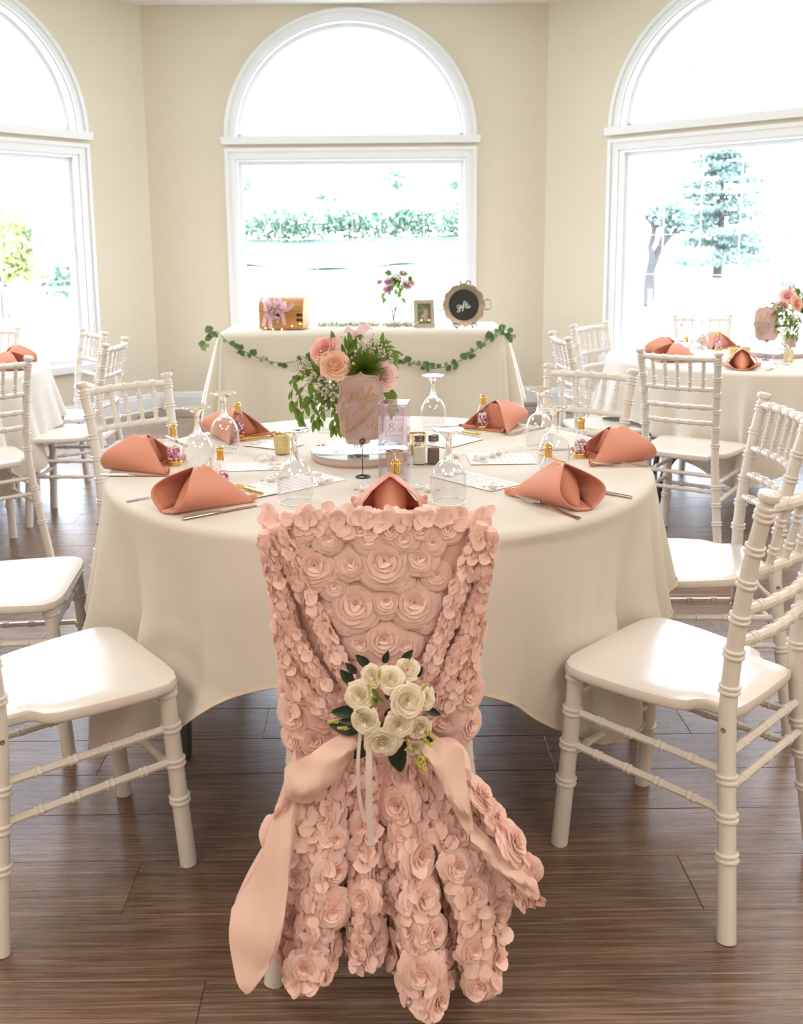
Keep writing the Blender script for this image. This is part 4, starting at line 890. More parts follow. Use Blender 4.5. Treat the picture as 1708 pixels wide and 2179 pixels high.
def make_napkin(label, loc, rz, group):
    """pyramid fold: seat end (open loop) toward -y, two rolled tails toward +y"""
    t = thing('folded_napkin', label, 'napkin', loc, rz, group); m = MB()
    H = .095
    nb, na = 15, 15
    def side(s, inset=0):
        P = []
        for i in range(na):
            a = i / (na - 1); row = []
            A = np.array([0, -.016 + .034 * a, H - inset - .004 * math.sin(PI * a)])
            S = np.array([s * .016, -.102 + inset, .002]); T = np.array([s * (.090 - inset), .098, .002])
            for j in range(nb):
                b = j / (nb - 1); Q = S * (1 - a) + T * a; p = A * (1 - b) + Q * b
                bul = .046 * math.sin(PI * b ** 1.25) * (1 - a) ** 1.3 + .012 * math.sin(PI * b) * math.sin(PI * a)
                rd = .010 * (1 - b) ** 3 * (b > 0)
                p = p + np.array([s * (bul + .021 * math.sqrt(b) * (1 - b)), -.026 * math.sin(PI * b) * (1 - a) ** 2, .006 * math.sin(PI * b) * (1 - a)]); row.append(p)
            P.append(row)
        return np.array(P)
    Lf, Rt = side(-1), side(1)
    m.grid(np.concatenate([Lf[:, ::-1], Rt[:, 1:]], 1))
    # the loop closes under at the seat end
    u = np.linspace(-1, 1, 9); rows = []
    for k in range(5):
        f = k / 4; rows.append([(x * .016 * (1 + .9 * f), -.102 + .10 * f - .006 * (1 - x * x) * (1 - f), .002 + .0012 * (1 - f)) for x in u])
    m.grid(np.array(rows))
    o1 = m.build('outer_fold', NAPKIN, t, sharp=0); md = o1.modifiers.new('thickness', 'SOLIDIFY'); md.thickness = .0022; md.offset = -1
    q = MB(); P = []
    for i in range(11):
        x = -1 + i / 5; row = []
        for j in range(11):
            v = j / 10; w = .006 + .034 * math.sin(PI * (v ** .9) * .88); zz = (H - .007) * (1 - v) + .004
            row.append((x * w, -.004 - .074 * v ** 1.2 + .050 * x * x * (v ** .6) * (1 - .3 * v), zz))
        P.append(row)
    q.grid(np.array(P)); q.grid(np.array([[(x * (.012 + .064 * v), .020 + .012 * v + .010 * x * x, (H - .012) * (1 - v) + .003) for v in np.linspace(0, 1, 7)] for x in np.linspace(-1, 1, 9)])); q.grid(np.array([[(x * (.017 + .060 * v), -.096 + .170 * v, .0035 + .0006 * x) for v in np.linspace(0, 1, 6)] for x in np.linspace(-1, 1, 5)])); o2 = q.build('inner_fold', NAPKIN, t, sharp=0); md = o2.modifiers.new('thickness', 'SOLIDIFY'); md.thickness = .0018
    for s in (-1, 1):
        r_ = MB(); sp = []
        for i in range(26):
            a = i / 25 * 2 * PI * 1.7; rr = .0028 + .0080 * i / 25; sp.append((rr * math.cos(a), rr * math.sin(a)))
        rows = []
        for k in range(6):
            f = k / 5; sc_ = .35 + .65 * f; c = np.array([s * (.040 + .046 * f), .040 + .062 * f, .0118 * sc_])
            rows.append([c + np.array([x * sc_ * .8, -x * sc_ * .5 * s * 0, y * sc_]) for x, y in sp])
        r_.grid(np.array(rows)); o3 = r_.build('rolled_tail', NAPKIN, t, sharp=0)
    return t
GN = 'salmon napkins folded as pyramids, table 2'
nap = make_napkin('salmon napkin standing before the pink-covered chair, its fold open to us', (.026, 2.140, TZ0), 0, GN)
def napkin(px_, ang, l, g=GN, sc=1.0):
    return dup(nap, (*px_, TZ0), ang, l, g, (sc, sc, sc))
napkin((-.432, 2.252), R(-41), 'salmon napkin beside the dinner knife at front left, its open loop toward the empty seat')
napkin((-.668, 2.655), R(-90 - 4), 'salmon napkin at the outermost left of the round table, closed side to us')
napkin((-.470, 3.085), R(-135), 'salmon napkin behind two goblets at the far left')
napkin((.405, 3.195), R(142), 'salmon napkin at the far right, showing its two rolled tails')
napkin((.680, 2.695), R(90 + 4), 'salmon napkin at the outermost right with a fork resting before it')
napkin((.437, 2.250), R(24), 'salmon napkin at front right, a fork lying against it')

def cutlery_frame(name, label, a, b, z0, group, cat):
    a, b = np.array(a), np.array(b); t = thing(name, label, cat, (*a, TZ0), math.atan2(b[1] - a[1], b[0] - a[0]), group); return t, float(np.hypot(*(b - a)))
def make_knife(label, a, b, group):
    t, L = cutlery_frame('table_knife', label, a, b, 0, group, 'knife'); h = .46 * L
    m = MB(); m.tube(cr_curve([(0, 0, .0042), (.004, 0, .0044), (h * .5, 0, .0046), (h, 0, .0044)], 14), np.r_[.0035, .0052, .0054 * np.ones(10), .0048, .0035], 10, flat=.72); m.build('handle', STEEL, t)
    n = 16; P = []
    for i in range(n):
        f = i / (n - 1); x = h - .004 + (L - h + .004) * f; w0 = -.0042; w1 = .0050 + .004 * math.sin(PI * min(1, f * 1.05)) - .009 * max(0, f - .8) / .2 * .9
        P.append([(x, w0 * (1 - .4 * f), .0030), (x, w1, .0026), (x, w1, .0020), (x, w0 * (1 - .4 * f), .0022)])
    m = MB().grid(np.array(P), cv=True); k = len(m.F); m.F += [(0, 1, 2, 3), tuple((n - 1) * 4 + i for i in (3, 2, 1, 0))]; m.M += [0, 0]; m.build('blade', STEEL, t); return t
def make_fork(label, a, b, group, lift=0):
    t, L = cutlery_frame('dinner_fork', label, a, b, 0, group, 'fork'); P = []
    xs = np.linspace(0, .70 * L, 24)
    def zc(x): f = x / L; return .0030 + .0075 * math.exp(-((f - .52) / .16) ** 2) - .0005 + .004 * max(0, f - .7) + lift * f
    for x in xs:
        f = x / (.70 * L); w = np.interp(f, [0, .04, .3, .75, .86, .95, 1], [.0050, .0068, .0054, .0032, .0062, .0112, .0122])
        P.append([(x, -w, zc(x)), (x, 0, zc(x) + .0012 * (1 if f < .8 else -1)), (x, w, zc(x)), (x, 0, zc(x) - .0014)])
    m = MB().grid(np.array(P), cv=True); m.F.append((0, 1, 2, 3)); m.M.append(0); m.build('handle', STEEL, t)
    for k in range(4):
        y = -.0096 + .0064 * k; m = MB(); xx = np.linspace(.685 * L, L, 9); m.tube([(x, y * (1 - .1 * (x / L - .7)), zc(x) + .004 * ((x / L - .7) / .3) ** 2) for x in xx], np.linspace(.0019, .0011, 9), 6); m.build('tine', STEEL, t)
    return t
GK, GF = 'dinner knives on table 2', 'dinner forks on table 2'
make_knife('dinner knife with ridged handle in front of the front left napkin', (-.446, 2.118), (-.276, 2.240), GK)
make_knife('dinner knife in front of the outermost left napkin', (-.755, 2.556), (-.553, 2.544), GK)
make_knife('dinner knife whose handle shows past the front right napkin', (.612, 2.262), (.462, 2.390), GK)
make_knife('dinner knife beside the far right napkin, blade tip showing', (.40, 3.36), (.262, 3.224), GK)
make_knife('dinner knife handle showing behind the outermost left bottle', (-.690, 3.085), (-.590, 2.925), GK)
make_knife('dinner knife just past the napkin at the pink chair', (.150, 1.985), (.125, 2.172), GK)
make_fork('dinner fork resting in front of the front right napkin', (.452, 2.090), (.338, 2.262), GF, .006)
make_fork('dinner fork in front of the outermost right napkin', (.765, 2.592), (.590, 2.606), GF, .006)
make_fork('dinner fork whose handle shows beside the front left napkin', (-.617, 2.283), (-.478, 2.388), GF)
make_fork('dinner fork, tines up, just above the pink chair back', (-.112, 1.995), (-.107, 2.180), GF)
make_fork('dinner fork behind the far left napkin, tines past its tail', (-.50, 3.30), (-.374, 3.172), GF)
make_fork('dinner fork beside the far right napkin', (.56, 3.18), (.415, 3.045), GF)
make_knife('dinner knife beyond the right-hand goblets', (.66, 2.84), (.485, 2.822), GK)

# printed cards, pens and mints
CARDN = 0
def card(name, label, pts, style, group, cat='card'):
    """four corners on the table, in order; style: bingo grid, lined, plain"""
    p = np.array([q[:2] for q in pts]); c = p.mean(0); ux = p[1] - p[0]; w = np.hypot(*ux); vy = p[3] - p[0]; an = math.atan2(ux[1], ux[0]); h = abs(-math.sin(an) * vy[0] + math.cos(an) * vy[1])
    global CARDN; CARDN += 1
    t = thing(name, label, cat, (*c, TZ0 + .00035 * CARDN), an, group)
    MB().box((0, 0, .0009), (w, h, .0010)).build('card_stock', CARD, t, smooth=False)
    m = MB(); z = .00155
    if style == 'grid':
        for i in range(6): m.box((-.46 * w + .92 * w * i / 5, -.06 * h, z), (.0009, .76 * h, .0003)); m.box((0, -.44 * h + .76 * h * i / 5, z), (.92 * w, .0009, .0003))
    elif style == 'lines':
        for i in range(7): m.box((-.10 * w + .09 * w * i, 0, z), (.0009, .78 * h, .0003))
    else:
        for i in range(3): m.box((.08 * w, -.15 * h + .2 * h * i, z), (.4 * w, .0009, .0003))
    m.build('print', INK, t, smooth=False)
    f = MB(); rg_ = np.random.default_rng(int(abs(c[0]) * 1e4))
    for k in range(9):
        cx, cy = (-.42 * w + rg_.random() * .16 * w, rg_.uniform(-.4, .4) * h); n_ = 7; th = np.arange(14) * 2 * PI / 14; rr = (.06 + .03 * rg_.random()) * h
        f.add(np.c_[cx + rr * np.cos(th) * (1 + .2 * np.cos(5 * th)), cy + rr * np.sin(th) * (1 + .2 * np.cos(5 * th)), np.full(14, z + .0001 * (k + 1))], [tuple(range(14))], k % 3)
    f.build('floral_print', [FLORAL, MATS.get('leaf_print') or mat('leaf_print', (.55, .62, .52), .7), MATS.get('rose_print') or mat('rose_print', (.72, .46, .47), .7)], t, smooth=False); return t
GC = 'printed game cards on table 2'
card('game_card', 'card with roses printed at its end, left of the black wire stand', [on(735, 1022), on(590, 1054), on(528, 1032), on(672, 1003)], 'lines', GC)
card('game_card', 'card under two mints, left of the gold votive', [on(600, 984), on(448, 988), on(484, 1004), on(622, 1000)][::-1], 'lines', GC)
card('game_card', 'white card with a printed grid, right of the front right goblet', [on(905, 1014), on(1036, 1047), on(1112, 1027), on(985, 1004)], 'grid', GC)
card('game_card', 'lined card with floral end and three mints, before the right-hand goblets', [on(1000, 990), on(1142, 988), on(1128, 966), on(992, 967)], 'lines', GC)
card('game_card', 'white card behind the pepper shaker', [on(940, 958), on(1017, 938), on(975, 925), on(900, 940)], 'plain', GC)
card('game_card', 'white card under the gold pen at the far left', [on(520, 950), on(610, 960), on(640, 946), on(560, 937)], 'plain', GC)
card('game_card', 'white card slip under the pen at the front left', [on(540, 1062), on(590, 1052), on(560, 1040), on(510, 1048)], 'plain', GC)
card('game_card', 'white card slip under the gold pen at the front right', [on(1076, 1043), on(1120, 1052), on(1150, 1038), on(1105, 1032)], 'plain', GC)
def pen(label, a, b):
    a, b = np.array(a[:2]), np.array(b[:2]); L = float(np.hypot(*(b - a))); t = thing('gold_pen', label, 'pen', (*a, TZ0 + .0042), math.atan2(b[1] - a[1], b[0] - a[0]), 'gold pens on table 2'); z = .0042
    MB().tube([(0, 0, z), (.003, 0, z), (L * .9, 0, z), (L * .97, 0, z), (L, 0, z)], [.0034, .0041, .0041, .0016, .0006], 10).build('barrel', GOLD, t)
    MB().tube([(.004, 0, z + .005), (.036, 0, z + .0052)], .0011, 6).build('clip', GOLD, t)
pen('gold pen lying between the front left napkin and the goblet', (-.366, 2.402), (-.284, 2.318))
pen('gold pen beside the far left candy bottle', (-.434, 3.006), (-.345, 3.055)); pen('gold pen lying toward the far right candy bottle', (.225, 3.150), (.332, 3.036))
pen('gold pen poking out past the front right napkin', (.322, 2.330), (.40, 2.385)); pen('gold pen between the overlapping goblets and the front right napkin', (.47, 2.745), (.525, 2.63)); pen('short gold pen seen end-on behind the outermost left napkin', (-.476, 2.60), (-.488, 2.735))
def make_mint(label, loc, rz):
    t = thing('wrapped_mint', label, 'candy', loc, rz, 'wrapped white mints'); MB().ball((0, 0, .0066), (.0125, .0095, .0060), 12, 8).build('candy', MINT, t)
    m = MB(); m.lathe([(.0004, -.013), (.0075, -.0105), (.0108, -.004), (.0108, .004), (.0075, .0105), (.0004, .013)], 10, c=(0, 0, .0072), ax=(1, 0, 0))
    for s in (-1, 1):
        rows = []
        for k in range(4):
            f = k / 3; rows.append([(s * (.0125 + .014 * f), (-.0015 - .0085 * f) + (.003 + .017 * f) * j / 6, .0062 + .0020 * f * (-1) ** j) for j in range(7)])
        m.grid(np.array(rows))
    m.build('wrapper', WRAPPER, t, sharp=0); return t
ml = [(-.331, 2.698, 'white mint on the card left of the votive, nearer of two', .3), (-.310, 2.735, 'white mint on the card left of the votive, farther of two', 1.2), (-.285, 2.470, 'white mint left of the front left goblet, nearer of the pair', .4), (-.262, 2.505, 'white mint left of the front left goblet, farther of the pair', -.5), (-.150, 2.440, 'white mint beside the rim of the front left goblet', 1),
      (-.036, 2.360, 'white mint by the foot of the wire stand', .2), (.089, 2.367, 'white mint between the clear box and the front right goblet', .1), (.128, 2.348, 'white mint tucked against the front right goblet', -.4), (.300, 2.696, 'nearest of three mints on the lined card', .2), (.330, 2.722, 'middle of three mints on the lined card', .7), (.352, 2.752, 'farthest of three mints on the lined card', .2), (.288, 2.358, 'white mint on the corner of the grid card', .1), (.226, 2.738, 'white mint behind the front right goblet', .6)]
m0 = make_mint(ml[0][2], (ml[0][0], ml[0][1], TZ0 + .0035), ml[0][3])
for x, y, l, a in ml[1:]: dup(m0, (x, y, TZ0 + (.0035 if 'card' in l else 0)), a, l)

# ------------------------------------------------------------------ centrepiece
MX, MY, MR = -.054, 2.752, .143
mr = thing('mirror_riser', 'round mirror on a pink padded base under the flowers', 'mirror', (MX, MY, TZ0))
MB().lathe([(0, .0), (MR - .006, 0), (MR - .001, .005), (MR, .012), (MR - .002, .0215), (0, .0215)], 72).build('padded_base', RISER, mr)
MB().lathe([(0, .0215), (MR, .0215), (MR + .0005, .0225), (MR + .0005, .0245), (MR - .002, .0255), (0, .0255)], 72).build('mirror_disc', MIRROR, mr)
MB().lathe([(MR + .0006, .0222), (MR + .0012, .0235), (MR + .0006, .0248)], 72).build('glass_edge', mat('aqua_edge', (.25, .62, .64), .1), mr)
VX, VY, VZ = -.058, 2.715, TZ0 + .0257
def make_bouquet(label, loc, cat='bouquet'):
    t = thing('flower_bouquet', label, cat, loc, 0)
    o3 = np.array([VX, VY, VZ])
    def L(px, py, y): return at(px, py, y) - o3
    MB().lathe([(0, 0), (.030, 0), (.036, .004), (.037, .012), (.033, .03), (.034, .075), (.040, .112), (.0385, .112), (.0325, .074), (.0315, .03), (.033, .013), (0, .010)], 28).build('vase', GLASS, t, sharp=0)
    MB().lathe([(.0345, .028), (.0352, .03), (.0362, .09), (.0355, .092)], 28).build('bark_wrap', mat('birch_print', (.60, .42, .38), .6, noise=.18, nscale=30, stretch=(1, 1, 9)) if 'birch_print' not in MATS else MATS['birch_print'], t)
    sb = MB()
    for k in range(11): a = k * .9; sb.tube(cr_curve([(.012 * math.cos(a), .012 * math.sin(a), .012), (-.012 * math.cos(a), -.012 * math.sin(a), .10), (-.04 * math.cos(a), -.04 * math.sin(a), .18)], 8), .0016, 5)
    tag(sb.build('stems', STEM, t), kind='stuff')
    for px, py, y, rr, mt, sd, d in [(688, 742, 2.655, .041, ROSE_PINK, 1, (-.45, -.75, .6)), (711, 776, 2.62, .038, ROSE_PEACH, 3, (-.05, -1, .25)), (822, 800, 2.64, .040, ROSE_PALE, 5, (.55, -.8, .12)), (684, 783, 2.69, .030, ROSE_PINK, 6, (-.8, -.5, .1)), (818, 775, 2.73, .028, ROSE_PALE, 8, (.6, .1, .6))]:
        me = rose_mesh('rose', sd, mt, rr, .95, .68); place(me, 'rose', t, L(px, py, y), d, sd)
    mb_ = MB(); c = L(776, 787, 2.64); n = 3600
    d = rng.normal(size=(n, 3)); d[:, 1] -= .25; d /= np.linalg.norm(d, axis=1)[:, None]; p0 = c + d * .018; p1 = c + d * (np.array([.060, .050, .054]) * (.85 + .2 * rng.random((n, 1)))); s_ = np.cross(d, rng.normal(size=(n, 3))); s_ /= np.linalg.norm(s_, axis=1)[:, None]
    bend = rng.normal(size=(n, 3)) * .005
    V = np.stack([p0 - s_ * .0012, p0 + s_ * .0012, p1 + bend], 1).reshape(-1, 3); mb_.add(V, [(3 * i, 3 * i + 1, 3 * i + 2) for i in range(n)]); mb_.ball(c, .019, 10, 8)
    tag(mb_.build('moss_ball', MOSS, t, smooth=False), kind='stuff')
    lm = leaf_mesh('leaf', .046, .0165, LEAF, .22, .2); lb = leaf_mesh('leaf', .036, .016, LEAFB, .2, .35)
    orient(lb, 'leaf', t, L(708, 735, 2.67), (.02, 0, 1), (.6, -1, 0), 1.15)
    sprays = [[(672, 785, 2.66), (640, 790, 2.645), (625, 815, 2.64), (620, 852, 2.64)], [(690, 800, 2.65), (655, 815, 2.63), (636, 840, 2.63), (632, 868, 2.63)], [(700, 815, 2.64), (668, 835, 2.62), (650, 862, 2.62), (642, 892, 2.62)], [(705, 825, 2.64), (680, 845, 2.62), (670, 870, 2.62), (668, 893, 2.62)], [(712, 830, 2.65), (695, 850, 2.63), (684, 875, 2.63), (680, 890, 2.63)],
              [(822, 815, 2.66), (832, 835, 2.66), (836, 858, 2.66)], [(812, 815, 2.68), (826, 845, 2.68), (830, 866, 2.68)], [(722, 840, 2.64), (714, 870, 2.63), (709, 905, 2.63)], [(728, 845, 2.63), (720, 880, 2.62), (722, 905, 2.62)],
              [(790, 745, 2.70), (812, 735, 2.70), (828, 748, 2.70)], [(795, 760, 2.68), (818, 752, 2.67), (830, 766, 2.67)], [(735, 765, 2.66), (742, 745, 2.66), (752, 730, 2.67)], [(690, 815, 2.66), (665, 800, 2.66), (640, 806, 2.66)], [(716, 820, 2.65), (690, 830, 2.63), (664, 850, 2.63)], [(760, 765, 2.64), (780, 760, 2.63), (800, 765, 2.64)]]
    st = MB()
    for si, s in enumerate(sprays):
        C = cr_curve([L(*q) for q in s], 12); st.tube(C, .0011, 5); k = 0
        for i in range(1, 12, 2):
            tdir = nrm(C[i] - C[i - 1]); side = np.array([1 if k % 2 else -1, -.35 + .5 * rng.random(), -.25 if si < 9 else .3]) ; k += 1
            dd = tdir * .8 + nrm(side) * .7 + np.array([0, 0, -.55 if si < 9 else .1]); orient(lm, 'leaf', t, C[i], dd, (rng.normal() * .5, -1, .4 + .4 * rng.random()), .62 + .34 * rng.random())
        orient(lm, 'leaf', t, C[-1], C[-1] - C[-2] + np.array([0, 0, -.002 if si < 9 else 0]), (rng.normal() * .5, -1, .3), .85)
    for _ in range(34):   # inner foliage
        p = L(rng.uniform(680, 825), rng.uniform(765, 850), rng.uniform(2.66, 2.76)); orient(lm, 'leaf', t, p, (p[0] * 6 + rng.normal() * .4, rng.normal() * .4 - .3, rng.normal() * .5 - .1), (rng.normal() * .4, -1, .5), .8 + .3 * rng.random())
    tag(st.build('spray_stems', STEM, t), kind='stuff')
    gb, gs, gc_ = MB(), MB(), MB()
    for cx, cy, y, sx, sy, n in [(640, 778, 2.66, 16, 14, 26), (690, 835, 2.615, 34, 26, 60), (672, 800, 2.64, 22, 14, 30), (770, 728, 2.68, 44, 12, 34), (806, 738, 2.67, 24, 16, 34), (760, 750, 2.64, 40, 16, 22), (690, 762, 2.63, 14, 18, 16), (820, 760, 2.66, 18, 12, 20)]:
        root_ = L(cx + (742 - cx) * .5, cy + 30, y + .05)
        for _ in range(n):
            p = L(cx + rng.normal() * sx * .6, cy + rng.normal() * sy * .6, y + rng.normal() * .018); r_ = .0024 + .0022 * rng.random()
            gb.ball(p, r_, 6, 4); gc_.ball(p + np.array([0, -r_ * .8, .0002]), r_ * .42, 5, 3); gs.tube([root_ + rng.normal(size=3) * .008, (root_ + p) / 2 + rng.normal(size=3) * .006, p], .00045, 3, caps=False)
    tag(gb.build('gypsophila', GYP, t), kind='stuff'); tag(gc_.build('gypsophila_centres', GYPC, t), kind='stuff'); tag(gs.build('gypsophila_stems', STEM, t), kind='stuff')
    a, b = L(748, 724, 2.69), L(749, 775, 2.69); MB().tube([a, a * .95 + b * .05, a * .6 + b * .4, a * .58 + b * .42, b], [.0140, .0150, .0150, .0138, .0146], 14).build('bark_stick', BARK, t)
    MB().tube([a + np.array([0, 0, .0012]), a + np.array([0, 0, .0042])], [.0148, .0120], 14).build('frosted_tip', CARD, t)
    bw = MB(); c = L(757, 716, 2.73)
    for sx, sz, ln in ((-1, .7, .030), (1, .9, .036), (-.5, -.8, .028), (.6, -.7, .030)):
        C = cr_curve([c, c + np.array([sx * ln * .5, -.010, sz * ln * .6]), c + np.array([sx * ln, .002, sz * ln]), c + np.array([sx * ln * 1.1, .012, sz * ln * .7])], 10); x = np.array([-sz, .2, sx]) * .009
        bw.grid(np.stack([C - x, C + np.array([0, -.004, 0]), C + x], 1))
    bw.ball(c, .007, 8, 6); bw.build('ribbon_bow', RIBBONP, t, sharp=0)
    return t
bq = make_bouquet('centrepiece of pink and peach roses, green moss ball and drooping leaves', (VX, VY, VZ))

# ---- script lettering and table-number signs (drawn in millimetre-like card units)
TABLE = [([(305, 552), (325, 540), (360, 545), (405, 556), (460, 558)], 3, 8), ([(398, 530), (385, 590), (370, 655), (366, 700), (385, 721), (415, 705), (440, 655)], 6, 30), ([(505, 612), (475, 604), (448, 635), (440, 672), (458, 684), (485, 660), (508, 618)], 5, 20), ([(508, 612), (500, 655), (508, 680), (530, 672), (560, 615)], 5, 20),
         ([(560, 620), (600, 560), (637, 505), (630, 473), (604, 485), (588, 545), (572, 640), (560, 700), (552, 722)], 5, 28), ([(570, 690), (590, 640), (630, 608), (652, 632), (640, 672), (608, 700), (575, 694)], 5, 20), ([(645, 655), (690, 640), (755, 565), (803, 490), (795, 465), (762, 485), (735, 560), (714, 660), (716, 712), (740, 718), (775, 670)], 5, 30), ([(770, 672), (818, 645), (836, 612), (815, 596), (785, 625), (770, 680), (795, 716), (840, 715), (886, 680), (896, 640), (870, 630), (852, 648)], 5, 24)]
TWO = [([(568, 882), (574, 840), (602, 808), (640, 812), (662, 855), (655, 915), (620, 972), (580, 1025), (562, 1080), (556, 1118)], 6, 28), ([(556, 1118), (578, 1060), (610, 1036), (632, 1060), (642, 1106), (662, 1112), (678, 1078)], 5, 16)]
THREE = [([(565, 870), (590, 815), (640, 808), (660, 850), (630, 910), (590, 945)], 6, 26), ([(590, 945), (650, 960), (668, 1030), (630, 1110), (575, 1125), (548, 1085)], 6, 28)]
SPR = [([(545, 1237), (470, 1218), (410, 1190), (355, 1130), (310, 1060), (290, 985)], 5, 6)]
for (x, y, a) in [(300, 1010, -70), (325, 1040, -75), (290, 1062, 200), (340, 1100, -80), (330, 1160, 190), (395, 1130, -75), (360, 1150, 170), (430, 1180, -80), (395, 1215, 175), (490, 1200, -60)]:
    ca, sa = math.cos(R(a)), math.sin(R(a)); SPR.append(([(x, y), (x + 28 * ca - 12 * sa, y + 28 * sa + 12 * ca), (x + 58 * ca, y + 58 * sa), (x + 28 * ca + 12 * sa, y + 28 * sa - 12 * ca), (x, y)], 8, 12))
HALF = [(0, 210), (40, 255), (110, 274), (260, 290), (296, 315), (312, 372), (352, 384), (382, 425), (392, 640), (412, 755), (455, 850)]
def sign_outline(k=0):
    h = [(x, y) for x, y in HALF]; low = [(x, 1700 - y) for x, y in HALF[-2::-1]]; r_ = h + low
    o = np.array(r_ + [(-x, y) for x, y in r_[-2:0:-1]], float); c = np.array([0, 850.]); d = o - c
    return c + d * (1 - k / np.array([455., 640.])) if k else o
def make_sign(label, loc, rz, digit, tilt=0):
    t = thing('table_number_sign', label, 'sign', loc, rz, 'table number signs'); S = .1235 / 910 * 1.12; zb = .090
    def fx(y0):
        def f(x, y): v = (1490 - y) * S; return (x * S, y0 - v * math.sin(R(8)), zb + v * math.cos(R(8)))
        return f
    MB_ = MB(); o = sign_outline(); n = len(o); V = [fx(-.0006)(x, y) for x, y in o] + [fx(.0006)(x, y) for x, y in o]
    for i in range(n): V[i] = (V[i][0], V[i][1] * -1 - .0012, V[i][2]); V[n + i] = (V[n + i][0], -V[n + i][1], V[n + i][2])
    MB_.add(V, [tuple(range(n)), tuple(range(n, 2 * n))[::-1]] + [(i, (i + 1) % n, n + (i + 1) % n, n + i) for i in range(n)]); MB_.build('card_board', CARDPINK, t, smooth=False)
    g = lambda x, y: (lambda q: (q[0], -q[1] - .0022, q[2]))(fx(0)(x, y))
    pr = MB(); off = 0
    for strokes in (TABLE, digit): 
        for pts, a, b in strokes: stroke(pr, [(x - 592, y) for x, y in pts], a, b, fx=g)
    pr.build('lettering', GOLDINK, t, smooth=False)
    sp_ = MB()
    for s in (1, -1):
        for pts, a, b in SPR: stroke(sp_, [((x - 592) * s + (0 if s > 0 else 22), y) for x, y in pts], a, b, n=14, fx=g)
    sp_.build('leaf_ornament', GOLDINK, t, smooth=False)
    bo = MB(); o2 = np.vstack([sign_outline(44), sign_outline(44)[:1]]); nn = np.gradient(o2, axis=0); nn = np.stack([-nn[:, 1], nn[:, 0]], 1); nn /= np.linalg.norm(nn, axis=1)[:, None]
    bo.grid(np.array([[g(*(q + m * 3)), g(*(q - m * 3))] for q, m in zip(o2, nn)])); bo.build('border_line', GOLDINK, t, smooth=False)
    w = MB(); th = np.linspace(0, 4.6 * PI, 70); w.tube(np.stack([(.010 + .0125 * th / th[-1]) * np.cos(th), (.010 + .0125 * th / th[-1]) * np.sin(th) * 1.0, np.full(70, .0014)], 1), .0013, 6)
    w.tube(cr_curve([(.010, 0, .0014), (.003, 0, .003), (0, -.004, .02), (0, -.005, .095)], 16), .0012, 6)
    th = np.linspace(0, 4.2 * PI, 60); rr = .0022 + .0068 * th / th[-1]; w.tube(np.stack([rr * np.cos(th + .9), np.full(60, -.0058), .100 + rr * np.sin(th + .9)], 1), .0012, 6); w.build('wire_holder', BLACKW, t); return t
make_sign('blush card reading table 2 in gold script on a black wire stand', (-.043, 2.512, TZ0), R(3), TWO)

def make_flutebox():
    t = thing('boxed_flute', 'champagne flute with gold lettering inside a clear plastic box', 'glass', (.042, 2.462, TZ0), R(-7)); w, h = .037, .212
    m = MB()
    for s in ((0, -w, 0), (0, w, 0)): m.box((0, s[1], h / 2), (2 * w, .0008, h))
    for s in (-w, w): m.box((s, 0, h / 2), (.0008, 2 * w, h))
    m.box((0, 0, h), (2 * w, 2 * w, .0008)); m.build('clear_box', PLASTIC, t, smooth=False)
    e = MB()
    for sx in (-1, 1):
        for sy in (-1, 1): e.box((sx * w, sy * w, h / 2), (.0014, .0014, h))
        e.box((sx * w, 0, h), (.0014, 2 * w, .0014)); e.box((0, sx * w, h), (2 * w, .0014, .0014))
    e.build('folded_edges', MATS.get('box_edge') or thin_glass('box_edge', (.9, .9, .95), .45, .5, .2), t, smooth=False)
    b = cr_curve([(.004, .078), (.014, .088), (.0215, .11), (.0255, .14), (.0265, .17), (.0258, .202)], 24)
    MB().lathe(np.vstack([b, (b - np.array([.0011, -.0006]))[::-1]]), 32).build('bowl', GLASS, t, sharp=0)
    MB().lathe([(0, .082), (.0065, .080), (.0050, .070), (.0042, .05), (.0045, .02), (.008, .008), (.028, .004), (.029, .002), (0, .0015)], 24).build('stem', GLASSS, t, sharp=30)
    p = MB()
    def fx(x, y):      # wrap on the bowl: x along the surface, y height
        z = .168 - y; r_ = np.interp(z, [.11, .14, .17, .202], [.0215, .0255, .0265, .0258]) + .0004; a = -PI / 2 + x / .026; return (r_ * math.cos(a), r_ * math.sin(a), z)
    s = .00012
    for pts, a, b in [([(40, 150), (90, 70), (70, 180), (40, 250)], 6, 16), ([(90, 70), (140, 60), (150, 110), (95, 150), (150, 160), (160, 220), (90, 260)], 6, 18), ([(190, 240), (215, 180), (220, 170), (250, 175)], 6, 14), ([(275, 175), (262, 235), (285, 240)], 6, 14), ([(278, 140), (280, 144)], 8, 10), ([(345, 180), (310, 190), (305, 235), (340, 230), (365, 120), (348, 235), (370, 238)], 6, 14), ([(390, 215), (420, 190), (400, 172), (382, 215), (400, 245), (440, 220)], 6, 14)]:
        stroke(p, [((x - 150) * s, y * s) for x, y in pts], a * s, b * s, n=18, fx=fx)
    for k in range(5):
        for yy, sg_ in ((10, -1), (330, 1)): stroke(p, [((40 + 62 * k - 150) * s, yy * s), ((70 + 62 * k - 150) * s, (yy + 14 * sg_) * s), ((92 + 62 * k - 150) * s, (yy + 26 * sg_) * s)], 8 * s, 16 * s, n=8, fx=fx)
    p.build('lettering', GOLDINK, t, smooth=False)
make_flutebox()
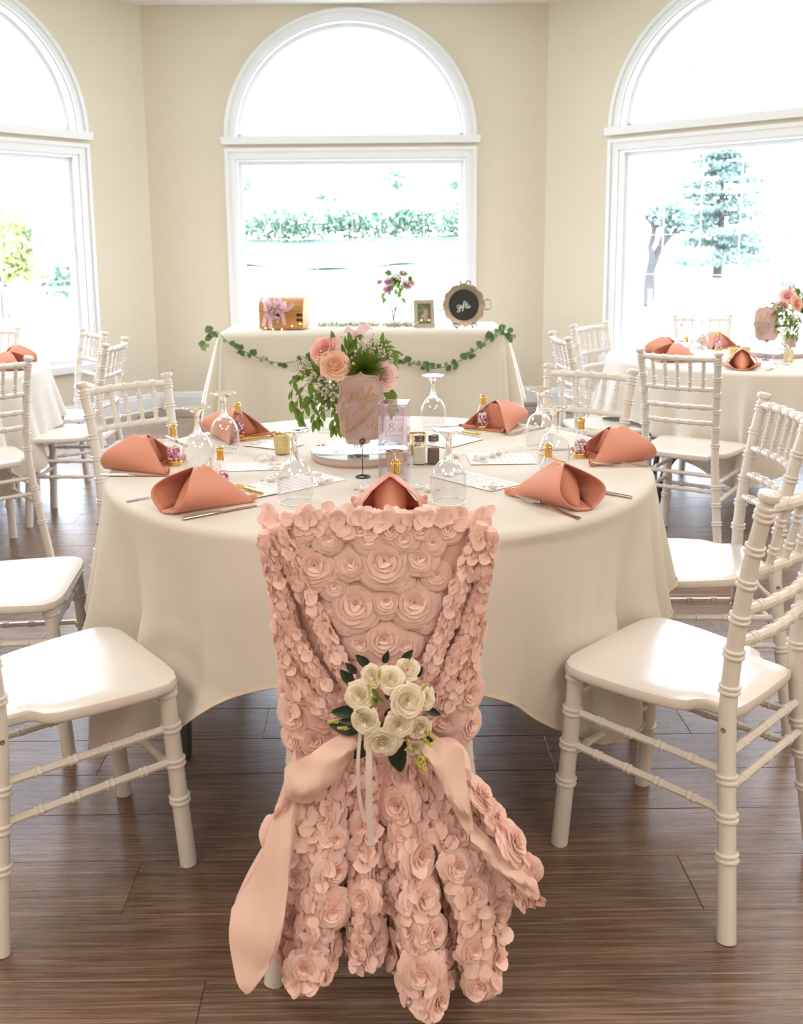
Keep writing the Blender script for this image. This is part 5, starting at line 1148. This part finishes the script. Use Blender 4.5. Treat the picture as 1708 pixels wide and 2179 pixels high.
def shaker(label, loc, fill, lev):
    t = thing('spice_shaker', label, 'shaker', loc, R(-4)); m = MB(); ww = .0185
    def sq(w, z): c = .005; return [(x, y, z) for x, y in [(-w + c, -w), (w - c, -w), (w, -w + c), (w, w - c), (w - c, w), (-w + c, w), (-w, w - c), (-w, -w + c)]]
    m.grid(np.array([sq(ww, 0), sq(ww, .050), sq(ww * .95, .055), sq(ww * .75, .060), sq(ww * .72, .066)]), cv=True); m.F.append(tuple(range(8))[::-1]); m.M.append(0); m.build('glass_jar', GLASS, t)
    f = MB(); f.grid(np.array([sq(ww * .88, .003), sq(ww * .88, lev), sq(ww * .55, lev + .002)]), cv=True); f.F += [tuple(range(8))[::-1], tuple(range(16, 24))]; f.M += [0, 0]; f.build('seasoning', fill, t, smooth=False)
    l = MB(); l.lathe([(.0150, .066), (.0158, .068), (.0158, .071), (.0152, .072), (.0158, .0735), (.0152, .075), (.0158, .0765), (.0155, .081), (.0135, .0845), (0, .0865)], 24); l.build('lid', LID, t)
shaker('salt shaker with steel lid, full of white salt', (.116, 2.662, TZ0), SALT, .046); shaker('pepper shaker with steel lid, filled with ground pepper', (.156, 2.664, TZ0), PEPPER, .043)
def votive(label, loc, g='gold votive glasses'):
    t = thing('votive_holder', label, 'candle holder', loc, rng.random() * 6, g); n = 32; th = np.arange(n) * 2 * PI / n; rows = []
    for r_, z in [(.0215, .004), (.0225, .006), (.0245, .035), (.0262, .062), (.0250, .062), (.0232, .035), (.0205, .008), (.001, .008)]: rows.append(np.stack([r_ * np.cos(th), r_ * np.sin(th), np.full(n, z)], 1))
    MB().grid(np.array(rows), cv=True).build('gold_glass', GOLDM, t, sharp=30); MB().lathe([(0, 0), (.0205, 0), (.0222, .002), (.0215, .0045), (0, .0045)], 24).build('glass_foot', GLASS, t)
    MB().lathe([(0, .009), (.0195, .009), (.0205, .030), (.003, .031), (0, .031)], 20).build('candle', MINT, t)
votive('mottled gold votive glass left of the flowers', (-.287, 2.815, TZ0)); votive('pale gold votive glass behind the boxed flute', (.045, 2.555, TZ0)); votive('gold votive glass half hidden behind the salt shaker', (.117, 2.80, TZ0))

# ------------------------------------------------------------------ things on the window-side table and the left table
GN3, GB3, GG3 = 'salmon napkins on table 3', 'candy bottles on table 3', 'goblets on table 3'
napkin((1.775, 4.655), R(-20), 'salmon napkin at the near edge of table 3, hollow end toward us', GN3); napkin((1.545, 4.965), R(-75), 'salmon napkin on table 3, the nearer of the overlapping pair', GN3)
napkin((1.60, 5.33), R(-120), 'salmon napkin on table 3, the farther of the overlapping pair', GN3); napkin((1.98, 5.60), R(-165), 'salmon napkin on table 3 behind the gold votives', GN3)
dup(bot, (1.655, 5.13, TZ0), 1, 'candy bottle on table 3 beside the paired napkins', GB3); dup(bot, (1.93, 5.42, TZ0), 2, 'candy bottle on table 3 before the farthest napkin', GB3)
for p, l in [((2.02, 4.78), 'upside-down goblet on table 3 before the number sign'), ((1.66, 5.22), 'upside-down goblet on table 3 against the bright window, beside the paired napkins'), ((1.82, 5.40), 'upside-down goblet on table 3, middle of the row by the window'), ((1.86, 5.55), 'upside-down goblet on table 3, nearest the farthest napkin')]: dup(gob, (*p, TZ0), 1, l, GG3)
dup(mr, (2.16, 5.16, TZ0), 0, 'round mirror on a pink padded base on table 3', None)
dup(bq, (2.19, 5.10, TZ0 + .0257), R(25), 'pink rose centrepiece on table 3, cut by the picture edge')
make_sign('blush card reading table 3 in gold script', (2.015, 4.965, TZ0), R(-6), THREE)
votive('gold votive glass on table 3 in front of the flowers', (2.10, 4.885, TZ0), 'gold votives on table 3'); votive('gold votive glass on table 3 behind the near napkin, nearer of two', (1.86, 5.00, TZ0), 'gold votives on table 3'); votive('gold votive glass on table 3 behind the near napkin, farther of two', (1.94, 5.05, TZ0), 'gold votives on table 3')
make_knife('dinner knife on table 3 beside the near napkin', (1.86, 4.55), (1.97, 4.70), 'cutlery on table 3')
GN1 = 'salmon napkins on the left table'
napkin((-1.905, 4.94), R(80), 'salmon napkin on the left table, the nearer of two', GN1); napkin((-1.985, 5.28), R(120), 'salmon napkin on the left table, the farther of two', GN1)
dup(bot, (-2.02, 5.08, TZ0), 1, 'candy bottle on the left table beside the two napkins', 'candy bottles on the left table')
# ------------------------------------------------------------------ gift table under the middle window
GX0, GX1, GY0, GY1 = -1.130, .925, 6.925, 7.66
gt = thing('gift_table', 'long folding table hidden under the cream cloth below the window', 'table', ((GX0 + GX1) / 2, (GY0 + GY1) / 2, 0))
MB().box((0, 0, .735), (GX1 - GX0 - .04, GY1 - GY0 - .04, .04)).build('tabletop', MATS['plywood'], gt, smooth=False)
for sx in (-1, 1):
    for sy in (-1, 1): MB().tube([(sx * .74, sy * .26, .72), (sx * .74, sy * .30, .01), (sx * .74, sy * .30, 0)], .017, 8).build('leg', DARK, gt)
    MB().tube([(sx * .74, -.34, .02), (sx * .74, .34, .02)], .018, 8).build('foot_bar', DARK, gt)
# rectangular cloth: perimeter with corner cones
def rect_perim(n_side=60, n_corner=26, rc=.02):
    P, N, kx = [], [], []
    cs = [(GX1 - rc, GY1 - rc, 0), (GX0 + rc, GY1 - rc, PI / 2), (GX0 + rc, GY0 + rc, PI), (GX1 - rc, GY0 + rc, 3 * PI / 2)]
    for k in range(4):
        cx, cy, a0 = cs[k]
        for i in range(n_corner): a = a0 + PI / 2 * i / (n_corner - 1); P.append((cx + rc * math.cos(a), cy + rc * math.sin(a))); N.append((math.cos(a), math.sin(a))); kx.append((1, k, i / (n_corner - 1) * 2 - 1))
        nx_, ny_, _ = cs[(k + 1) % 4]; a = a0 + PI / 2; s0 = np.array(P[-1]); s1 = np.array([nx_ + rc * math.cos(a), ny_ + rc * math.sin(a)])
        for i in range(1, n_side): f = i / n_side; P.append(tuple(s0 * (1 - f) + s1 * f)); N.append((math.cos(a), math.sin(a))); kx.append((0, k, f))
    return np.array(P), np.array(N), kx
P, N, kx = rect_perim(); rows = [np.c_[P * 1.0, np.full(len(P), .765)]]
cc = np.array([(GX0 + GX1) / 2, (GY0 + GY1) / 2])
for t in np.linspace(0, 1, 26)[1:]:
    r_ = []
    for p, n, (isc, k, f) in zip(P, N, kx):
        front = (k == 2 and not isc); 
        drop = {0: .50, 1: .46, 2: .725, 3: .46}[k] if not isc else np.interp(f, [-1, 0, 1], [[.46, .56, .50], [.50, .56, .46], [.46, .62, .725], [.725, .62, .46]][k])
        if not isc and k == 2: drop = .715 + .012 * math.sin(f * 9)
        if not isc and k in (1, 3): drop = .47 + (.10 * ((1 - f) if k == 3 else f)) ** 1
        d = drop * t; o = .006 + .035 * d
        if not isc: o += d * .055 * math.sin(f * (30 if k in (0, 2) else 9) + 1.3 * math.sin(f * 11)) * min(1, t * 1.5) * .8
        near = 1 if isc else max(0, 1 - min(f, 1 - f) * (9 if k in (0, 2) else 4))
        ff = f if isc else 0
        bulge = (.125 * (1 - .55 * abs(ff) ** 2) + .050 * math.cos(ff * 8.0)) * t ** .85 if isc else .03 * near * t
        o += bulge; q = p + n * o; r_.append((q[0], q[1], .765 - .004 * (t > 0) - d))
    rows.append(np.array(r_))
m = MB(); m.grid(np.array([cc3 for cc3 in rows]), cv=True); m.F.append(tuple(range(len(P)))); m.M.append(0)
gc = thing('gift_tablecloth', 'cream cloth over the long gift table, falling to the floor in front', 'tablecloth', (0, 0, 0)); m.build('cloth', CLOTH2, gc, sharp=0)
e = np.array(rows[-1]); h = MB(); nn3 = np.c_[N, np.zeros(len(N))] * .002; h.grid(np.array([e + nn3 + (0, 0, .014), e + nn3, e - nn3]), cv=True); h.build('hem', HEMC, gc)

# eucalyptus garland
ga = thing('leaf_garland', 'eucalyptus garland looped across the front of the cream cloth', 'garland', (0, 0, 0))
def gpath(lst, y): return [at(px, py, y) for px, py in lst]
GL = [(437, 748), (437, 720), (448, 708), (463, 707), (478, 722), (497, 738), (525, 750), (552, 762), (580, 770), (612, 772), (642, 764), (668, 757)]
GR = [(808, 752), (835, 760), (865, 770), (895, 778), (925, 784), (958, 777), (985, 764), (1005, 750), (1030, 728), (1052, 712), (1068, 702), (1082, 706), (1090, 722)]
wire = MB(); lmE = leaf_mesh('leaf', .046, .050, LEAFE, .15, .2); lmP = leaf_mesh('leaf', .034, .032, LEAFEP, .15, .2)
for pts in (GL, GR):
    C = cr_curve([at(px, py, 6.862 if 455 < px < 1060 else 6.90) for px, py in pts], 90); wire.tube(C, .0032, 5)
    i = 1
    while i < 89:
        dens = 1 if rng.random() < .55 else 0
        for s in (-1, 1):
            if rng.random() < .72:
                t = nrm(C[min(89, i + 1)] - C[i - 1]); dd = t * rng.normal() * .6 + np.array([-t[2], -.4, t[0]]) * s; pale = rng.random() < .38
                orient(lmP if pale else lmE, 'leaf', ga, C[i] + np.array([0, -.006, 0]), dd, (rng.normal() * .4, -1, .3 * rng.normal()), .75 + .55 * rng.random())
        i += 2 + int(rng.random() * (2 if dens else 5))
wire.build('vine', STEM, ga)

# wooden chest with bow
cb = on(563, 700); ct = on(652, 699)
ch = thing('wooden_chest', 'honey-wood domed card chest with a pink bow, standing on the gift table', 'chest', (-.69, 7.23, .766), R(-7)); cw, cd, chh = .33, .26, .14
def chest_lid(x0, x1):
    th = np.linspace(0, PI, 17); return [(cd / 2 * math.cos(k), chh + .105 * math.sin(k) ** .8) for k in th]
m = MB(); m.box((0, 0, chh / 2 + .004), (cw, cd, chh - .008)); m.build('box', PINEW, ch, smooth=False)
th = np.linspace(0, PI, 13)
for i in range(12):
    o = []
    for a, r_ in ((th[i] + .008, 0), (th[i + 1] - .008, 0), (th[i + 1] - .008, -.012), (th[i] + .008, -.012)): o.append(((cd / 2 + r_) * math.cos(a), chh + (.105 + r_) * abs(math.sin(a)) ** .85))
    m = MB(); m.prism(o, -cw / 2, cw / 2, axes=[(0, 1, 0), (0, 0, 1), (1, 0, 0)]); m.build('lid_slat', PINEW, ch, smooth=False)
for s in (-1, 1):
    m = MB(); m.prism([(cd / 2 * .97 * math.cos(k), chh - .002 + .100 * abs(math.sin(k)) ** .85) for k in th], s * cw / 2 - .006, s * cw / 2 + .002, axes=[(0, 1, 0), (0, 0, 1), (1, 0, 0)]); m.build('lid_end', PINEW if s > 0 else MATS.get('painted_end') or mat('painted_end', (.7, .7, .69), .6), ch, smooth=False)
for z in (.075, .112): 
    m = MB(); m.box((cw / 2 - .018, -cd / 2 - .002, z), (.036, .005, .016)); m.lathe([(0, -.003), (.012, -.003), (.012, .003), (0, .003)], 12, c=(cw / 2 - .038, -cd / 2 - .002, z), ax=(0, 1, 0)); m.build('hinge', HAIRPIN, ch, smooth=False)
m = MB(); m.box((-.01, -cd / 2 - .004, .115), (.05, .006, .05)); m.build('latch', HAIRPIN, ch, smooth=False)
m = MB(); m.box((-cw / 2 - .003, -.02, .10), (.004, .05, .05)); m.build('side_handle', HAIRPIN, ch, smooth=False)
bow = thing('ribbon_bow', 'pink satin bow with small flowers fixed to the wooden chest', 'bow', (-.755, 7.075, .93), R(-7)); c = np.zeros(3)
for sx, sz, ln, wd in ((-.7, .75, .10, .03), (.5, .85, .09, .03), (1, .25, .10, .028), (-1, .1, .07, .028)):
    b_ = MB(); C = cr_curve([c, (sx * ln * .6, -.035, sz * ln * .6), (sx * ln, -.01, sz * ln), (sx * ln * .55, .015, sz * ln * .35), c], 16); x = np.array([-sz, .3, sx]) * wd; k = np.sin(np.linspace(.25, PI - .25, 16))[:, None]; b_.grid(np.stack([C - x * k, C + x * k], 1)); b_.build('loop', RIBBONP, bow, sharp=0)
for pts in ([(-.02, -.01, 0), (-.05, -.03, -.05), (-.075, -.025, -.13)], [(0, -.01, 0), (-.02, -.03, -.07), (-.018, -.028, -.15)], [(.02, -.01, 0), (.10, -.03, -.01), (.155, -.025, .035)], [(.02, -.01, 0), (.07, -.03, -.05), (.085, -.025, -.12)]): ribbon('ribbon_tail', [np.array(p) for p in pts], .030, RIBBONP, bow)
b_ = MB()
for _ in range(60): b_.ball(rng.normal(size=3) * (.032, .010, .036) + np.array([.01, -.035, -.02]), .0065 + .004 * rng.random(), 6, 4)
tag(b_.build('tiny_flowers', MATS.get('dusty_flower') or mat('dusty_flower', (.62, .40, .36), .8, noise=.2, nscale=80), bow), kind='stuff')
MB().tube([(.01, -.03, -.02), (.02, -.035, -.16)], .0045, 5).build('flower_stem', STEM, bow)

# vase of lilac roses
gv = thing('flower_vase', 'glass vase of lilac roses and greenery on the gift table', 'vase', (.128, 7.40, .766)); 
MB().lathe([(0, .004), (.034, .004), (.038, 0), (.040, .004), (.030, .03), (.026, .09), (.034, .15), (.042, .185), (.0405, .185), (.032, .15), (.024, .09), (.028, .03), (0, .012)], 28).build('vase_glass', GLASS, gv, sharp=0)
o3 = np.array([.128, 7.40, .766]); sb = MB()
for px, py, rr, mt in [(826, 598, .038, ROSE_LILAC), (866, 605, .042, ROSE_LILAC), (824, 614, .038, ROSE_LILAC), (856, 580, .028, ROSE_LILAC), (877, 601, .030, ROSE_PALE), (806, 599, .026, ROSE_PALE)]:
    p = at(px, py, 7.38) - o3; place(rose_mesh('rose', px, mt, rr, .8, 1.0), 'rose', gv, p, (p[0] * 3, -.8, .6), px)
    sb.tube(cr_curve([(0, 0, .02), (p[0] * .2, 0, .15), p * .9, p], 8), .003, 5)
sb.build('stems', STEM, gv)
for px, py, s in [(826, 580, .034), (843, 592, .042), (845, 598, .03), (872, 592, .02), (860, 583, .02)]:
    b_ = MB(); leaf_cloud(b_, [at(px, py, 7.38) - o3], [(s, s * .8, s * .8)], 90, .010); tag(b_.build('green_sprig', MATS['green_leaf'] if px % 2 else MOSS, gv, smooth=False), kind='stuff')
lv = leaf_mesh('leaf', .065, .036, LEAF, .2, .3)
for px, py, d in [(835, 620, (-.3, 0, 1)), (850, 622, (.4, 0, 1)), (842, 628, (0, -.2, 1)), (855, 634, (.6, -.3, -.8)), (817, 622, (-.3, -.2, -1)), (856, 612, (.5, 0, 1)), (830, 628, (-.3, 0, .9)), (846, 615, (.1, 0, 1)), (838, 612, (.0, 0, 1)), (822, 634, (-.5, -.2, -.6)), (848, 634, (.2, -.2, .9))]: orient(lv, 'leaf', gv, at(px, py, 7.38) - o3, d, (rng.normal() * .4, -1, .2), .8 + .3 * rng.random())
gb = MB()
for _ in range(90): gb.ball(at(rng.normal(856, 11), rng.normal(596, 11), 7.36 + rng.normal() * .03) - o3, .006, 5, 3)
tag(gb.build('gypsophila', GYP, gv), kind='stuff')

# photo frame
pf = thing('photo_frame', 'pewter photo frame with a blurred garden snapshot on the gift table', 'frame', (.355, 7.20, .766), R(9)); fw_, fh_ = .155, .205
def tilt(v): q = np.array(v, float); y, z = q[:, 1].copy(), q[:, 2].copy(); q[:, 1] = y + z * .14; return q
def fr(x0, x1, z0, z1, t, y0, y1):
    m = MB(); ax = [(1, 0, 0), (0, 0, 1), (0, 1, 0)]
    for o in ([(x0, z0), (x1, z0), (x1 - t, z0 + t), (x0 + t, z0 + t)], [(x1, z0), (x1, z1), (x1 - t, z1 - t), (x1 - t, z0 + t)], [(x1, z1), (x0, z1), (x0 + t, z1 - t), (x1 - t, z1 - t)], [(x0, z1), (x0, z0), (x0 + t, z0 + t), (x0 + t, z1 - t)]): m.prism(o, y0, y1, axes=ax)
    return m
fr(-fw_ / 2, fw_ / 2, 0, fh_, .028, -.014, .006).xf(tilt).build('frame_moulding', FRAMEM, pf, smooth=False); fr(-fw_ / 2 + .026, fw_ / 2 - .026, .026, fh_ - .026, .010, -.006, .006).xf(tilt).build('inner_lip', MATS.get('dark_lip') or mat('dark_lip', (.16, .13, .10), .5, .4), pf, smooth=False)
def photo_mat():
    m, n, l, b = nodes('garden_photo'); t = n.new('ShaderNodeTexCoord'); z = n.new('ShaderNodeTexNoise'); z.inputs['Scale'].default_value = 26; r_ = n.new('ShaderNodeValToRGB'); e = r_.color_ramp.elements
    e[0].position = .35; e[0].color = (.10, .13, .05, 1); e[1].position = .75; e[1].color = (.30, .30, .20, 1); k = e.new(.55); k.color = (.20, .24, .08, 1); l.new(t.outputs['Object'], z.inputs['Vector']); l.new(z.outputs['Fac'], r_.inputs[0]); l.new(r_.outputs[0], b.inputs['Base Color']); b.inputs['Roughness'].default_value = .25; return m
MB().box((0, 0, fh_ / 2), (fw_ - .06, .002, fh_ - .06)).xf(tilt).build('photograph', photo_mat(), pf, smooth=False)
q = MB(); q.ball((.004, -.0015, .085), (.022, .0008, .020), 14, 6); q.xf(tilt).build('photo_figure', mat('photo_grey', (.35, .33, .33), .4), pf); q = MB(); q.ball((.016, -.0018, .115), (.016, .0008, .018), 12, 6); q.ball((.014, -.0018, .062), (.02, .0008, .016), 12, 6); q.xf(tilt).build('photo_clothing', mat('photo_pink', (.50, .25, .24), .4), pf)
MB().box((0, .055, .09), (.03, .006, .18)).xf(lambda v: np.c_[v[:, 0], v[:, 1] - (v[:, 2] - .09) * .35, v[:, 2]]).build('easel_back', DARK, pf, smooth=False)

# tray used as chalkboard, on a plate easel
ty = thing('chalkboard_tray', 'round antique tray with a chalkboard centre reading gifts', 'tray', (.645, 7.15, .766), R(4)); TRd = .155; tc_ = np.array([0, 0, .166])
def tl(v): q = np.array(v, float); z = q[:, 2].copy(); q[:, 1] += (z) * .16 - .02; return q
m = MB(); n = 72; th = np.arange(n) * 2 * PI / n; rows = []
for r_, y, wv in [(.112, 0, 0), (.114, -.008, 0), (.122, -.012, 0), (.146, -.015, .003), (.155, -.017, .005), (.157, -.013, .005), (.146, -.009, .003), (.11, .006, 0)]:
    rr = r_ + wv * np.cos(th * 12); rows.append(np.stack([rr * np.cos(th), np.full(n, y), .166 + rr * np.sin(th)], 1))
m.grid(np.array(rows), cv=True); m.xf(tl).build('rim', TRAYM, ty)
m = MB(); m.lathe([(0, -.002), (.113, -.002), (.113, .002), (0, .002)], 60, c=(0, -.004, .166), ax=(0, 1, 0)); m.xf(tl).build('chalkboard', CHALK, ty)
for s in (-1, 1):
    m = MB(); m.tube(cr_curve([(s * .148, -.012, .196), (s * .175, -.016, .206), (s * .197, -.018, .196), (s * .200, -.018, .166), (s * .195, -.018, .138), (s * .172, -.016, .130), (s * .148, -.012, .138)], 24), .0052, 8); m.xf(tl).build('handle', TRAYM, ty)
m = MB()
GIFT = [([(60, 20), (20, 15), (5, 55), (25, 80), (60, 50), (70, 20)], 6, 14), ([(70, 15), (62, 80), (40, 150), (5, 150), (15, 110), (80, 70)], 6, 16), ([(85, 75), (100, 25), (95, 75), (112, 70)], 6, 16), ([(104, -5), (106, -1)], 9, 11), ([(115, 70), (165, -20), (170, -60), (150, -55), (135, 20), (120, 110), (105, 145), (110, 110), (150, 60)], 6, 16), ([(150, 60), (195, -10), (205, -50), (195, 30), (190, 70), (210, 72)], 6, 16), ([(160, 0), (235, -8)], 5, 8), ([(212, 70), (240, 15), (255, 55), (235, 80), (205, 75), (262, 62), (290, 40)], 6, 13)]
for pts, a, b in GIFT: stroke(m, [((x - 140), y) for x, y in pts], a, b, n=20, fx=lambda x, y: (x * .00036, -.0072, .172 - y * .00036))
m.xf(tl).build('lettering', CHALKW, ty, smooth=False)
es = thing('plate_easel', 'small black scrolled wire easel holding the round tray', 'easel', (.645, 7.15, .766), R(4)); m = MB()
for s in (-1, 1):
    m.tube(cr_curve([(s * .02, .10, .004), (s * .05, .02, .30), (s * .045, .01, .338), (s * .025, .012, .340), (s * .02, .025, .318)], 26), .0036, 7)
    m.tube(cr_curve([(s * .05, .035, .10), (s * .06, -.02, .006), (s * .06, -.062, .006), (s * .05, -.070, .026), (s * .075, -.066, .036), (s * .085, -.056, .020), (s * .062, -.052, .010)], 26), .0036, 7)
m.tube([(-.05, .035, .10), (.05, .035, .10)], .003, 6); m.build('wire_frame', HAIRPIN, es)
# baby's breath runners and fairy lights on the table top
def runner(label, x0, x1, y, n):
    g_ = MB()
    for _ in range(n):
        x = rng.uniform(x0, x1); g_.ball((x, y + rng.normal() * .05, .768 + abs(rng.normal()) * .018), .004 + .004 * rng.random(), 5, 3, mi=int(rng.random() < .45))
    for _ in range(n // 3): a = np.array([rng.uniform(x0, x1), y + rng.normal() * .05, .769]); g_.tube([a, a + rng.normal(size=3) * (.05, .03, .0) + (0, 0, .02)], .0012, 3, caps=False, mi=1)
    tag(g_.build('flower_runner', [GYP, MATS.get('dry_stem') or mat('dry_stem', (.36, .36, .20), .8)]), label, 'flowers', None, 'stuff')
runner("baby's breath strewn on the gift table beside the chest", -.46, .02, 7.42, 420); runner("baby's breath strewn around the glass vase and frame", .05, .30, 7.34, 300)
fl = thing('fairy_lights', 'string of tiny warm fairy lights trailing past chest, frame and tray', 'string lights', (0, 0, 0))
fp = [(-.93, 7.10), (-.86, 7.06), (-.80, 7.05), (-.72, 7.03), (-.62, 7.00), (-.54, 7.02), (-.42, 7.08), (-.25, 7.20), (-.05, 7.22), (.14, 7.15), (.26, 7.12), (.34, 7.07), (.42, 7.10), (.52, 7.06), (.64, 7.02), (.76, 7.08)]
fz = [.769, .771, .785, .770, .800, .815, .772, .770, .774, .770, .790, .830, .815, .772, .785, .770]
C = cr_curve([(x, y, z) for (x, y), z in zip(fp, fz)], 120); MB().tube(C, .0009, 4).build('wire', GOLD, fl)
bm2 = MB().ball((0, 0, 0), .0042, 8, 6).mesh('bulb', BULB)
for i in range(2, 120, 6): link('bulb', bm2, fl, C[i] + np.array([0, -.002, .003]))
